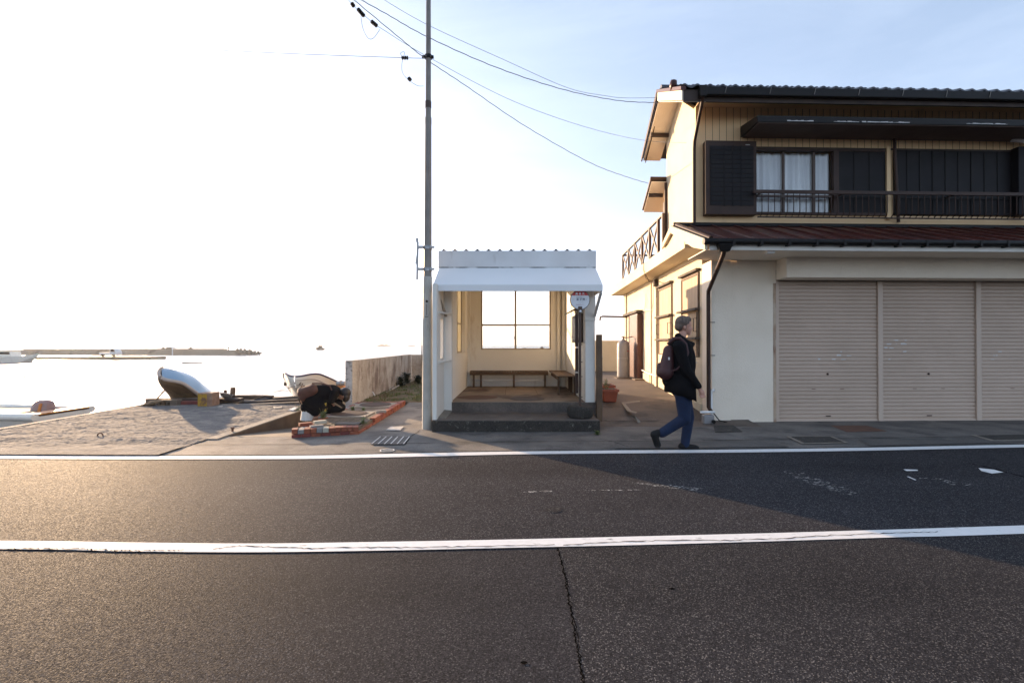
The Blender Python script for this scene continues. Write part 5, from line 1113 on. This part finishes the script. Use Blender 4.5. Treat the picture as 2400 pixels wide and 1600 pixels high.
MB(lm).box(.0,.35,-.66,.66,-.18,-.12).build('transom_board', M['orange'], mbt)
c = P(101, 955, 12.1); ob = thing('outboard_motor', 'rounded grey outboard motor with orange stripe on the motor boat', 'outboard motor', (c.x, 12.1, -.2))
MB().hexa([(c.x-.27,11.93,c.z-.16),(c.x+.24,11.93,c.z-.16),(c.x+.24,12.27,c.z-.16),(c.x-.27,12.27,c.z-.16),(c.x-.16,11.98,c.z+.20),(c.x+.22,11.98,c.z+.20),(c.x+.22,12.22,c.z+.20),(c.x-.16,12.22,c.z+.20)]).build('cowl', M['motor'], ob, .10)
MB().hexa([(c.x+.0,11.915,c.z-.165),(c.x+.08,11.915,c.z-.165),(c.x+.08,12.28,c.z-.165),(c.x+.0,12.28,c.z-.165),(c.x+.05,11.94,c.z+.12),(c.x+.11,11.94,c.z+.12),(c.x+.11,12.26,c.z+.12),(c.x+.05,12.26,c.z+.12)]).build('stripe', M['orange'], ob, .01)
MB().box(c.x-.05,c.x+.08,12.0,12.2,-1.1,c.z-.16).build('leg', M['motor'], ob, .02)

# ================================================================== CLUTTER ALONG THE YARD'S EDGE
def obj(mb, name, m, lab, cat, bevel=.006, group=None): return tag(mb.build(name, M[m] if isinstance(m, str) else m, None, bevel), lab, cat, group)
def pbox(x0, x1, y0, y1, Y, dep, z0=None):
    a = P(x0, y1, Y); b = P(x1, y0, Y); return (a.x, b.x, Y, Y+dep, a.z if z0 is None else z0, b.z)
obj(MB().box(*pbox(340,560,934,940,11.6,.22)), 'timber_beam', 'wood_dark', 'long dark timber beam lying under the blue decked boat', 'timber')
cb = MB().panel([P(373,0,11.3).x, P(379,0,11.3).x, P(385,0,11.3).x, P(388,0,11.3).x, P(394,0,11.3).x, P(397,0,11.3).x, P(403,0,11.3).x, P(418,0,11.3).x], [.02,.045,.125,.17], lambda i, j: not (i in (1,3,5) and j == 1), 11.3, 11.5)
obj(cb, 'concrete_block', 'cblock', 'hollow concrete block with three holes under the boat', 'block', 0)
obj(MB().box(*pbox(340,372,937,952,11.55,.2)), 'concrete_block', 'cblock', 'solid brown block at the left end under the boat', 'block')
obj(MB().box(*pbox(419,466,940,954,11.45,.25,.02)), 'concrete_block', 'brick_dark', 'reddish block between the hollow block and the yellow box', 'block')
x0 = P(467,0,11.2).x; x1 = P(501,0,11.2).x; xm = P(489,0,11.2).x
yb = MB(); yb.box(x0, x1, 11.2, 11.5, .02, .345); yo = obj(yb, 'box', 'rustbox', 'worn rusty box with yellow paint at the boat stern', 'box', .015)
MB().box(x0+.01, xm, 11.193, 11.199, .04, .32).build('yellow_face', M['yellow'], yo)
rp = MB(); rn = random.Random(21)
for k in range(26):
    t = rn.random(); c = P(332+t*42, 952-t*14, 11.25); a = rn.random()*6.28; r_ = .05+rn.random()*.09
    rp.tube([(c.x+r_*math.cos(a+q*.8), c.y+r_*math.sin(a+q*.8)*.7, max(.02, c.z-.02)+rn.random()*.03) for q in range(7)], .013, 6)
rp.tube([tuple(P(362,940,11.3)),tuple(P(372,930,11.35)),tuple(P(378,922,11.4)),tuple(P(386,914,11.5))], .018, 6)
obj(rp, 'rope_pile', 'rope', 'tangled heap of rope left of the boat, rising to its bow', 'rope', 0)
obj(MB().tube([tuple(P(545,928,11.9)), tuple(P(546,910,11.9)), tuple(P(546,907.5,11.9))], [.055,.055,.045], 14), 'wooden_stake', 'wood', 'taller round wooden stake standing among the timbers', 'stake', 0)
obj(MB().tube([tuple(P(528,926,12.1)), tuple(P(528,914,12.1))], .035, 12), 'wooden_stake', 'rust', 'short reddish stake left of the taller stake', 'stake', 0)
nt_ = MB(); a = P(519,932,11.8); b = P(548,928,11.8); nt_.beam(tuple(P(520,923,11.8)), tuple(P(548,929,11.8)), .12, .07); nt_.box(P(524,0,11.8).x, P(536,0,11.8).x, 11.8, 11.95, .05, P(0,925,11.8).z)
obj(nt_, 'timber_block', 'wood_grey', 'grey notched timber block beside the stakes', 'timber')
for i, (xa, ya, xb, yb_, Y, wd_, mt_, lab) in enumerate(((545,930,640,931,12.2,.10,'wood_dark','dark timber lying highest right of the stake'), (600,934,705,933,12.5,.08,'wood_grey','grey timber at the back behind the dark ones'), (560,945,700,939,11.8,.09,'wood_dark','black timber lying across the yard edge'), (500,938,600,944,11.9,.10,'wood_grey','weathered timber sloping down from the yellow box'), (590,950,712,944,11.5,.07,'wood_grey','lowest thin grey timber nearest the yard'), (640,936,700,931,12.1,.09,'wood_grey','short grey board lying against the white boat'))):
    p_, q_ = P(xa, ya, Y), P(xb, yb_, Y+.15); obj(MB().beam(tuple(p_), tuple(q_), .16, wd_), 'timber_beam', mt_, lab, 'timber')
tp_ = MB().grid(lambda s, t: ((lambda p: (p.x, 11.9+t*.5, .03+.14*math.sin(t*3.1)*(.6+.4*math.sin(s*9))*math.sin(s*3.14)**.5+.01*math.sin(s*40)))(P(500+s*140, 0, 11.9))), 50, 10)
obj(tp_, 'tarpaulin', 'shutterdark', 'crumpled dark tarpaulin spread over the timbers by the yellow box', 'tarpaulin', 0)
for pts, z, lab, mt_ in (([(509,955),(522,948),(530,948),(519,955.5)], .03, 'pale flat board lying on the yard below the timbers', 'wood_pale'), ([(640,954),(662,953),(660,957),(642,958)], .03, 'pale scrap board on the rough yard', 'wood_pale'), ([(676,962),(690,955.5),(700,956),(688,963)], .06, 'white board lying on the curb by the crouching person', 'paper')):
    q = [G(*p, z) for p in pts]; obj(MB().prism([tuple(p) for p in q], (0,0,.02)), 'board', mt_, lab, 'board')
c = G(235, 1020, .03); obj(MB().tube([(c.x+.042*math.cos(k*.33-.1), c.y, .025+.045*math.sin(k*.33-.1)) for k in range(11)], .009, 8), 'iron_ring', 'rust', 'rusty iron mooring ring set in the yard', 'mooring ring', 0)
c = G(545, 1011, .03); obj(MB().tube([(c.x,c.y,.02),(c.x,c.y,.08)], .018, 8).lathe([(.03,0),(.028,.02),(.0001,.022)], (c.x,c.y,.08), 10), 'iron_pin', 'rust', 'short rusty iron pin on the yard near the curb', 'pin', 0)

# ================================================================== FAR: BREAKWATER, JETTY, BOATS, ROCKS
bw = thing('breakwater', 'long low concrete breakwater on the horizon at left', 'breakwater', tuple(P(300,832,126)))
a = P(-400, 820, 126); b = P(556, 820, 126)
MB().hexa([(a.x,126,SEA-1),(b.x+4,126,SEA-1),(b.x+4,133,SEA-1),(a.x,133,SEA-1),(a.x,127,.10),(b.x,127,.10),(b.x,132,.10),(a.x,132,.10)]).build('wall', M['breakwater'], bw)
MB().box(a.x, P(520,0,129).x, 130.5, 132, .101, .45).build('parapet', M['breakwater'], bw)
rn = random.Random(2)
for i in range(9):
    px = 556+i*4.6; c = P(px, 829-(9-i)*.35, 126); r_ = 1.0-.05*i
    t = thing('tetrapod', f'concrete tetrapod at the breakwater tip, {["touching the wall","just off the wall","low one near the wall","leaning one left of centre","middle one","one right of centre","third from the tip","second from the tip","outermost at the tip"][i]}', 'tetrapod', (c.x, 127+i*.3, SEA), 'tetrapods at the breakwater tip')
    mb = MB(); z = SEA+.9-(i*.06); ang = rn.random()*6
    for d in ((0,0,1),(.94,0,-.33),(-.47,.82,-.33),(-.47,-.82,-.33)):
        v = Matrix.Rotation(ang, 3, 'Z') @ Matrix.Rotation(rn.random()*.8, 3, 'X') @ Vector(d)
        mb.tube([(c.x,127+i*.3,z),(c.x+v.x*r_,127+i*.3+v.y*r_,z+v.z*r_)], [.42*r_,.28*r_], 8)
    mb.build('body', M['breakwater'], t)
for k, px in enumerate((375, 385, 392, 440)): 
    c = P(px, 820, 130); tag(MB().ell((c.x,131.2,.55), (.5,.4,.35), None, 8, 5).build('boulder', M['breakwater']), f'{["first","second","third","fourth"][k]} small lump from the left on top of the breakwater', 'boulder', 'lumps on the breakwater')
c = P(415, 815, 126); sp_ = thing('sign', 'small white sign on a post before the breakwater', 'sign', (c.x, 125, SEA)); MB().tube([(c.x-.5,125,SEA),(c.x-.5,125,.9)], .12, 8).build('post', M['white'], sp_); MB().box(c.x-.7,c.x+.5,124.9,125,.55,.95).build('board', M['white'], sp_)
c = P(535.5, 816, 128); obj(MB().tube([(c.x,128,.1),(c.x,128,.95)], .13, 8).tube([(c.x,128,.6),(c.x,128,.95)], .28, 8), 'beacon', 'breakwater', 'tiny beacon post near the tip of the breakwater', 'beacon', 0)
jy = MB(); a = P(-200, 836, 88); b = P(353, 836, 88); jy.box(a.x, b.x, 88, 92, SEA-1, P(0,836,88).z); obj(jy, 'jetty', 'breakwater', 'low concrete jetty in front of the breakwater', 'jetty', .05)
jz = P(0,836,88).z
c = P(260, 833, 89.5); tk = thing('small_truck', 'tiny white pickup truck parked on the jetty', 'truck', (c.x, 89.5, jz))
MB().box(c.x-1.6,c.x+.3,88.8,90.2,jz+.35,jz+.75).build('bed', M['white'], tk, .03)
MB().prism([(c.x+.3,88.8,jz+.35),(c.x+1.5,88.8,jz+.35),(c.x+1.5,88.8,jz+.85),(c.x+1.1,88.8,jz+1.5),(c.x+.35,88.8,jz+1.55)], (0,1.4,0)).build('cab', M['white'], tk, .03)
MB().prism([(c.x+.5,88.78,jz+.9),(c.x+1.3,88.78,jz+.9),(c.x+1.05,88.78,jz+1.4),(c.x+.5,88.78,jz+1.4)], (0,.02,0)).build('side_window', M['shutterdark'], tk)
for dx in (-1.0, 1.0): MB().tube([(c.x+dx,88.8,jz+.26),(c.x+dx,89.1,jz+.26)], .26, 14).build('wheel', M['black'], tk)
# moored fishing boat far left
c = P(40, 848, 74); fb = thing('fishing_boat', 'white fishing boat with cabin moored at the jetty, far left', 'boat', (c.x, 74, SEA))
fbx = c.x-.8
def lf(x, y, z): return (fbx+x*.85, 74+y, SEA+z*.85)
m_ = MB(lf); m_.add([(-5.5,-1,0),(2.6,-1,0),(3.4,0,0),(2.6,1,0),(-5.5,1,0),(-5.5,-1.3,.9),(2.8,-1.2,1.1),(5.2,0,1.6),(2.8,1.2,1.1),(-5.5,1.3,.9)], [(0,1,6,5),(1,2,7,6),(2,3,8,7),(3,4,9,8),(4,0,5,9),(5,6,7,8,9),(4,3,2,1,0)]); m_.build('hull', M['hull_white'], fb)
MB(lf).prism([(-2.6,-.8,.95),(.9,-.8,1.0),(.6,-.8,2.1),(-2.6,-.8,2.1)], (0,1.6,0)).build('cabin', M['hull_white'], fb, .05)
MB(lf).prism([(-2.3,-.82,1.45),(.6,-.82,1.45),(.5,-.82,1.85),(-2.3,-.82,1.85)], (0,.02,0)).build('cabin_window', M['shutterdark'], fb)
MB(lf).box(-2.9,1.0,-.95,.95,2.11,2.2).build('cabin_roof', M['white'], fb); MB(lf).tube([(-.1,0,2.2),(-.1,0,3.3)], .05, 6).build('mast', M['steel'], fb)
# small boat out at sea
c = P(750, 818, 260); fb = thing('fishing_boat', 'small dark fishing boat alone out on the open sea', 'boat', (c.x, 260, SEA))
def lf2(x, y, z): return (c.x+x, 260+y, SEA+z)
m_ = MB(lf2); m_.add([(-1.2,-2,0),(1.2,-2,0),(1.2,3,0),(-1.2,3,0),(-1.6,-2,1),(1.6,-2,1),(1.5,3,.9),(-1.5,3,.9),(0,-3.6,1.3),(0,-3.2,0)], [(0,9,8,4),(9,1,5,8),(1,2,6,5),(2,3,7,6),(3,0,4,7),(4,8,5,6,7)]); m_.build('hull', M['net'], fb)
MB(lf2).box(-.8,.8,-.5,1.5,.9,2.3).build('cabin', M['net'], fb, .05); MB(lf2).tube([(-.9,1,2.3),(-.9,1,3.2)], .08, 6).build('mast', M['black'], fb)
# floating things
c = P(445, 850, 70); obj(MB().hexa([(c.x-1.2,70,SEA-.05),(c.x+1.3,70,SEA-.05),(c.x+1.3,71,SEA-.05),(c.x-1.2,71,SEA-.05),(c.x-1.2,70,SEA+.14),(c.x+1.3,70,SEA+.09),(c.x+1.3,71,SEA+.09),(c.x-1.2,71,SEA+.14)]), 'raft', 'black', 'flat dark raft floating behind the blue decked boat', 'raft', .02)
for px, py, Y, lab in ((125, 880, 42, 'small orange buoy floating at left'), (56, 886, 39, 'tiny pale buoy floating at far left')):
    c = P(px, py, Y); c.z = SEA+.02; obj(MB().lathe([(.0001,-.12),(.12,-.08),(.15,0),(.12,.1),(.03,.16),(.0001,.17)], tuple(c), 12), 'buoy', 'orange' if px > 100 else 'white', lab, 'buoy', 0, 'buoys in the harbour')
def rock(px, py, Y, sx, sz, m, lab, seed):
    c = P(px, py, Y); rn = random.Random(seed); mb = MB(); n, mm_ = 16, 8; vv = []
    for j in range(mm_+1):
        for k in range(n):
            a = 2*math.pi*k/n; ph = math.pi*.55*j/mm_; r_ = 1+.35*mnoise.noise(Vector((math.cos(a)*1.7+seed, math.sin(a)*1.7, ph*1.5)))
            vv.append((c.x+sx*math.sin(ph)*math.cos(a)*r_, Y+sx*.6*math.sin(ph)*math.sin(a)*r_, SEA-.2+(sz+.2)*math.cos(ph)*r_))
    mb.add(vv, [(j*n+k, (j+1)*n+k, (j+1)*n+(k+1) % n, j*n+(k+1) % n) for j in range(mm_) for k in range(n)])
    tag(mb.build('sea_rock', M[m]), lab, 'rock', 'rocks off the shore')
rock(1270, 816, 190, 1.25, 1.75, 'rock_tan', 'tan rounded rock at the right of the shelter window', 1)
rock(1230, 816, 230, 2.6, 1.1, 'rock', 'low dark rock left of the tan rock', 2)
rock(1245, 816, 210, 1.4, .7, 'rock', 'small dark rock between the low rock and the tan rock', 3)
rock(1183, 816, 240, 2.0, .8, 'rock', 'dark rock seen in the left half of the shelter window', 4)
rock(1218, 817, 200, 1.6, .6, 'rock', 'flat dark rock just right of the window mullion', 5)
rock(1280, 816, 180, .8, .6, 'rock', 'small dark rock at the right edge of the window', 6)
rock(895, 809, 900, 9, 3, 'rock', 'faint islet on the horizon left of the pole', 7)
rock(905, 809, 1000, 12, 3, 'rock', 'longer faint islet on the horizon beside the small one', 8)
rock(965, 809, 1000, 9, 2.6, 'rock', 'faint islet on the horizon just left of the pole', 9)
c = P(1440, 800, 9000); hm = MB().grid(lambda s, t: (P(1380+s*120, 0, 9000).x, 9000+t*800, SEA-5+(75+60*mnoise.noise(Vector((s*3, 0, 5))))*math.sin(s*3.14)*math.sin((.5+t*.5)*3.14)), 40, 4); struct(hm.build('far_hill', M['haze_hill']))

# ================================================================== PEOPLE
def PX(px, py, Y): p = P(px, py, Y); return Vector(p)
Y0 = 6.72
man = thing('person', 'man with short grey hair in black jacket and jeans walking right with a rucksack', 'person', (PX(1600,1056,Y0).x, Y0, 0))
nr, fr_ = Y0-.11, Y0+.11
J = lambda px, py, Y: tuple(PX(px, py, Y))
head = PX(1603, 762, Y0)
bd = MB()
bd.ell(tuple(PX(1603,759,Y0)), (.103,.076,.106)); bd.ell(tuple(PX(1609,771,Y0)), (.074,.060,.078))                # skull, face
bd.ell(tuple(PX(1614,782,Y0)), (.035,.035,.022))                                                                   # chin
bd.cap(J(1619,766,Y0), J(1622,770.5,Y0), .012, .015, 8)                                                             # nose
bd.ell(tuple(PX(1617.5,775.5,Y0)), (.014,.022,.006)); bd.ell(tuple(PX(1617.0,778.5,Y0)), (.013,.020,.006))           # lips
bd.ell(tuple(PX(1616.5,761,Y0)), (.018,.055,.010))                                                                 # brow
bd.ell(tuple(PX(1605,768,Y0-.075)), (.014,.012,.030)); bd.ell(tuple(PX(1605,768,Y0+.075)), (.014,.012,.030))        # ears
bd.cap(J(1600,782,Y0), J(1594,800,Y0), .056, .066)
bd.cap(J(1592,812,Y0-.16), J(1592,812,Y0+.16), .065, .065); bd.cap(J(1594,815,Y0), J(1598,905,Y0), .14, .135); bd.cap(J(1600,915,nr+.03), J(1600,915,fr_-.03), .11, .11)
def arm(sh_, el_, wr, ra=(.052,.042,.028)): bd.cap(sh_, el_, ra[0], ra[1]); bd.cap(el_, wr, ra[1], ra[2])
arm(J(1591,812,Y0-.19), J(1608,868,Y0-.23), J(1640,911,Y0-.20)); arm(J(1591,812,Y0+.19), J(1582,862,Y0+.23), J(1592,892,Y0+.20))
def hand(w, d, side, sc=1):
    w = Vector(w); d = Vector(d).normalized(); n = Vector((0, side, 0)); s_ = d.cross(n).normalized()
    pc_ = w+d*.045*sc; bd.cap(tuple(w), tuple(w+d*.06), .024, .026)
    for k in range(4):
        o = s_*(-.030+.020*k); L = (.034,.038,.036,.028)[k]; a_ = w+d*.075+o; b_ = a_+d*L*.8+n*(-.010)*side; c_ = b_+d*L*.5-s_*.0+n*(-.022)*side
        bd.cap(tuple(a_), tuple(b_), .0100, .0092, 8); bd.cap(tuple(b_), tuple(c_), .0092, .0078, 8)
    a_ = w+d*.035-s_*.030; bd.cap(tuple(w+d*.02-s_*.01), tuple(a_), .014, .012, 8); bd.cap(tuple(a_), tuple(a_+d*.038-s_*.004-n*.012*side), .012, .009, 8)
hand(J(1640,911,Y0-.20), (.35,.0,-1), -1); hand(J(1592,892,Y0+.20), (.3,0,-1), 1)
def leg(h, k, a, r=(.085,.062,.042)): bd.cap(h, k, r[0], r[1]); bd.cap(k, a, r[1]*.95, r[2])
FL = (J(1602,925,fr_), J(1614,978,fr_), J(1605,1040,fr_)); RL = (J(1600,925,nr), J(1604,980,nr), J(1548,1016,nr))
leg(*FL); leg(*RL)
bd.cap(FL[2], J(1604,1050,fr_), .04, .035); bd.cap(J(1604,1050,fr_), J(1628,1052,fr_), .035, .028)
bd.cap(RL[2], J(1538,1018,nr), .035, .035); bd.cap(J(1538,1018,nr), J(1541,1040,nr), .034, .028)
body = fuse(bd, 'body', M['skin'], man, .0075, 5)
# clothes
jk = MB()
jk.cap(J(1592,812,Y0-.155), J(1592,812,Y0+.155), .085, .085); jk.cap(J(1594,818,Y0-.03), J(1600,905,Y0-.03), .165, .18); jk.cap(J(1594,818,Y0+.03), J(1600,905,Y0+.03), .165, .18)
jk.cap(J(1599,900,Y0-.06), J(1599,903,Y0+.06), .17, .17); jk.ell(tuple(PX(1612,850,Y0)), (.10,.15,.28))
jk.cap(J(1580,818,Y0), J(1572,890,Y0), .07, .12)
jk.cap(J(1591,812,Y0-.19), J(1609,868,Y0-.225), .078, .066); jk.cap(J(1609,868,Y0-.225), J(1637,905,Y0-.20), .066, .045)
jk.cap(J(1591,812,Y0+.19), J(1582,862,Y0+.23), .075, .062); jk.cap(J(1582,862,Y0+.23), J(1592,890,Y0+.20), .062, .046)
jk.cap(J(1595,795,Y0-.05), J(1595,795,Y0+.05), .058, .058); jk.cap(J(1589,788,Y0-.04), J(1589,788,Y0+.04), .047, .047); jk.cap(J(1600,795,Y0-.04), J(1600,795,Y0+.04), .045, .045); jk.cap(J(1604,800,Y0), J(1624,806,Y0), .035, .03); jk.ell(tuple(PX(1617,808,Y0)), (.055,.07,.055))
fuse(jk, 'jacket', M['coat'], man, .012, 5)
hem = MB(); prof = []
def ring(cx, cy, z, rx_, ry_, n=24): return [(cx+rx_*math.cos(2*math.pi*k/n), cy+ry_*math.sin(2*math.pi*k/n), z+.008*math.sin(k*1.9)) for k in range(n)]
pA = PX(1594,905,Y0); pB = PX(1594,928,Y0); pC = PX(1595,880,Y0)
rr = ring(pC.x, Y0, pC.z, .19, .20)+ring(pA.x, Y0, pA.z, .205, .235)+ring(pB.x, Y0, pB.z, .21, .245)+ring(pB.x, Y0, pB.z, .195, .23)+ring(pC.x, Y0, pC.z, .17, .18)
rr = [(x, y, z-.32*(x-pA.x)) for x, y, z in rr]
hem.add(rr, [(j*24+k, j*24+(k+1) % 24, (j+1)*24+(k+1) % 24, (j+1)*24+k) for j in range(4) for k in range(24)], True); hem.build('jacket_hem', M['coat'], man)
tr = MB()
tr.cap(J(1600,912,nr+.02), J(1600,912,fr_-.02), .125, .125)
tr.cap(J(1602,925,fr_), J(1614,978,fr_), .105, .078); tr.cap(J(1614,978,fr_), J(1605,1042,fr_), .076, .062)
tr.cap(J(1600,925,nr), J(1605,980,nr), .108, .085); tr.cap(J(1605,980,nr), J(1552,1014,nr), .080, .066)
fuse(tr, 'trousers', M['jeans'], man, .012, 4)
hr = MB(); hr.ell(tuple(PX(1600,755.5,Y0)), (.108,.086,.098)); hr.ell(tuple(PX(1591,765,Y0)), (.058,.074,.068)); hr.ell(tuple(PX(1609,748.5,Y0)), (.066,.070,.046)); hr.ell(tuple(PX(1603,768,Y0)), (.02,.083,.045))
hr = fuse(hr, 'hair', M['hair_grey'], man, .009, 2)
def shoe(a, b, up_, name='shoe'):
    s = MB(); s.cap(a, up_, .058, .052); s.cap(a, b, .055, .042); v = Vector(a)*.5+Vector(b)*.5; s.cap(tuple(Vector(a)+Vector((0,0,-.012))), tuple(Vector(b)+Vector((.02,0,-.004))), .046, .036)
    return fuse(s, name, M['shoe'], man, .010, 3)
shoe(J(1599,1046,fr_), J(1630,1049,fr_), J(1605,1040,fr_)); shoe(J(1534,1018,nr), J(1540,1042,nr), J(1543,1014,nr))
for yy_ in (-.03, .03): MB().ell(tuple(PX(1617.8,763.5,Y0+yy_)), (.006,.009,.006)).build('eye', M['shutterdark'], man)
# rucksack (carried: a thing of its own)
bk = thing('backpack', 'maroon rucksack on the back of the walking man', 'backpack', J(1556,887,Y0))
pk = MB(); pk.cap(J(1568,822,Y0-.07), J(1560,872,Y0-.08), .075, .105); pk.cap(J(1568,822,Y0+.07), J(1560,872,Y0+.08), .075, .105); pk.cap(J(1568,822,Y0-.07), J(1568,822,Y0+.07), .08, .08); pk.cap(J(1560,872,Y0-.08), J(1560,872,Y0+.08), .11, .11)
fuse(pk, 'pack', M['pack'], bk, .010, 5)
fp = MB(); fp.cap(J(1549,858,Y0-.06), J(1549,873,Y0-.06), .055, .065); fp.cap(J(1549,858,Y0+.06), J(1549,873,Y0+.06), .055, .065); fp.cap(J(1549,858,Y0-.06), J(1549,858,Y0+.06), .055, .055); fp.cap(J(1549,873,Y0-.06), J(1549,873,Y0+.06), .065, .065)
fuse(fp, 'front_pocket', M['pack'], bk, .010, 4)
for s_ in (-1, 1):
    MB().tube([J(1566,806,Y0+s_*.09), J(1580,793,Y0+s_*.13), J(1594,793,Y0+s_*.14), J(1607,806,Y0+s_*.16), J(1612,826,Y0+s_*.185), J(1606,848,Y0+s_*.20), J(1585,866,Y0+s_*.19), J(1568,872,Y0+s_*.14)], [.022,.024,.024,.022,.018,.014,.012,.012], 10).build('strap', M['pack'], bk)
MB().box(PX(1555,0,Y0).x-.008, PX(1555,0,Y0).x+.010, Y0-.205, Y0-.192, PX(0,842,Y0).z, PX(0,836,Y0).z).build('tag', M['white'], bk)

# crouching woman
YW = 9.55
wo_ = thing('person', 'person in black coat and white skirt crouching over the brick bed', 'person', (PX(735,985,YW).x, YW, sl(YW)))
wb = MB()
K = lambda x, y, dY=0: tuple(PX(650+x/7.84, 860+y/7.84, YW+dY))
wb.ell(K(1225,500), (.095,.085,.10)); wb.ell(K(1185,535), (.06,.055,.075)); wb.cap(K(1165,560), K(1150,568), .012, .012, 8); wb.ell(K(1180,585), (.025,.035,.02))
wb.ell(K(1215,545,-.085), (.012,.012,.028)); wb.cap(K(1190,470), K(1080,440), .045, .055)
wb.cap(K(1050,440,-.12), K(1050,440,.12), .06, .06); wb.cap(K(1020,460), K(560,520), .12, .14); wb.cap(K(540,600,-.08), K(540,600,.08), .12, .12)
def wl_(s_):
    wb.cap(K(560,620,s_*.1), K(860,800,s_*.13), .085, .06); wb.cap(K(860,800,s_*.13), K(640,990,s_*.12), .055, .04); wb.cap(K(640,995,s_*.12), K(760,1010,s_*.12), .035, .028)
wl_(-1); wl_(1)
_bd = bd; bd = wb
wb.cap(K(1040,470,-.17), K(1010,600,-.2), .045, .04); wb.cap(K(1010,600,-.2), K(960,640,-.12), .038, .025); hand(K(975,632,-.12), (.5,.3,-.5), -1)
wb.cap(K(1040,470,.17), K(1030,600,.2), .045, .04); wb.cap(K(1030,600,.2), K(985,660,.08), .038, .025); hand(K(985,650,.08), (.3,-.3,-.6), 1)
bd = _bd
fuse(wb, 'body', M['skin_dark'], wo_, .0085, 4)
ct = MB()
ct.cap(K(1060,450,-.13), K(1060,450,.13), .085, .085); ct.cap(K(1010,460,-.05), K(640,480,-.06), .15, .17); ct.cap(K(1010,460,.05), K(640,480,.06), .15, .17)
ct.cap(K(600,520,-.08), K(600,520,.08), .17, .17); ct.cap(K(600,560,-.10), K(840,720,-.14), .17, .14); ct.cap(K(600,560,.10), K(840,720,.14), .17, .14); ct.cap(K(620,640,0), K(800,780,0), .17, .14)
ct.cap(K(560,700,0), K(700,810,0), .12, .11); ct.cap(K(1050,470,-.19), K(1000,610,-.20), .07, .065); ct.cap(K(1000,610,-.2), K(960,650,-.14), .065, .045)
ct.cap(K(1050,470,.19), K(1030,610,.20), .07, .06); ct.cap(K(1030,610,.2), K(1000,650,.12), .06, .042); ct.cap(K(1100,400,-.04), K(1120,410,.04), .045, .045); ct.cap(K(880,760,-.05), K(900,840,0), .09, .06)
ct.cap(K(480,560,0), K(520,720,0), .10, .08); ct.cap(K(540,730,-.10), K(740,830,-.10), .12, .10); ct.cap(K(540,730,.10), K(740,830,.10), .12, .10); ct.cap(K(740,820,-.1), K(930,850,-.08), .10, .05)
fuse(ct, 'coat', M['coat'], wo_, .012, 4)
sk = MB(); c0 = PX(727,964,YW); c1 = PX(725,982,YW); n_ = 36; vv = []
for z, r1, r2 in ((c0.z+.10, .13, .18), (c0.z, .145, .20), (c1.z, .165, .22)):
    for k in range(n_): a = 2*math.pi*k/n_; f_ = 1+.05*math.sin(k*2.6); vv.append((c0.x-.0+r1*f_*math.cos(a), YW+r2*f_*math.sin(a), z))
sk.add(vv, [(j*n_+k, j*n_+(k+1) % n_, (j+1)*n_+(k+1) % n_, (j+1)*n_+k) for j in range(2) for k in range(n_)], True); sk.build('skirt', M['skirt'], wo_)
hw = MB(); hw.ell(K(1245,470), (.115,.10,.105)); hw.ell(K(1275,540), (.06,.095,.10)); hw.ell(K(1255,600), (.055,.08,.05)); hw.ell(K(1190,450), (.07,.08,.06))
fuse(hw, 'hair', M['hair_black'], wo_, .010, 2)
bg_ = thing('backpack', 'brown soft backpack on the back of the crouching person', 'backpack', K(500,600))
kk = MB(); kk.cap(K(440,450,-.17), K(660,385,-.20), .075, .075); kk.cap(K(440,450,-.17), K(490,560,-.20), .08, .085); kk.cap(K(490,550,-.2), K(680,430,-.22), .085, .07); kk.cap(K(460,480,-.2), K(640,410,-.21), .095, .09); kk.cap(K(450,460,.0), K(490,560,.0), .08, .085); kk.cap(K(450,440,.02), K(640,370,.0), .075, .07)
fuse(kk, 'pack', M['pack2'], bg_, .012, 4)
MB().tube([K(640,300,-.16), K(800,300,-.18), K(960,340,-.2), K(1000,420,-.22)], .014, 8).tube([K(400,400,-.1), K(430,370,-.1), K(500,340,-.1)], .012, 8).build('strap', M['pack2'], bg_)
tag(MB().hexa([tuple(Vector(K(918,700))+Vector(v)) for v in ((-.0,-.24,-.07),(.06,-.24,-.09),(.06,-.22,-.09),(0,-.22,-.07),(.01,-.24,.05),(.07,-.24,.08),(.07,-.22,.08),(.01,-.22,.05))]).build('cloth', M['yellowphone'], None, .004), 'small yellow cloth held in the hands of the crouching person', 'cloth')
bag = thing('bag', 'dark bag with tan straps lying on the bed edge before the crouching person', 'bag', K(1100,770))
bm_ = MB(); bm_.cap(K(1000,690,-.02), K(1180,740,-.02), .085, .08); bm_.cap(K(990,790,-.05), K(1150,770,-.05), .09, .07); bm_.ell(K(1110,640,0), (.10,.09,.06)); fuse(bm_, 'bag_body', M['coat'], bag, .012, 3)
for d_ in (-.115, -.105): MB().tube([K(1010+(d_+.11)*3000,640,d_), K(1090+(d_+.11)*3000,690,d_-.01), K(1190,750,d_)], .011, 6).build('strap', M['rope'], bag)

# ================================================================== HAZE
hz = MB().box(-9000, 9000, -350, 13000, -4.2, 140)
M['haze'] = bpy.data.materials.new('haze'); M['haze'].use_nodes = True; _h = M['haze'].node_tree
_h.nodes.remove(_h.nodes['Principled BSDF']); _v = _h.nodes.new('ShaderNodeVolumePrincipled'); _v.inputs['Density'].default_value = HAZE; _v.inputs['Color'].default_value = (.95, .95, .97, 1); _v.inputs['Anisotropy'].default_value = .55
_h.links.new(_v.outputs[0], _h.nodes['Material Output'].inputs['Volume'])
if HAZE: struct(hz.build('haze', M['haze']), 'stuff')
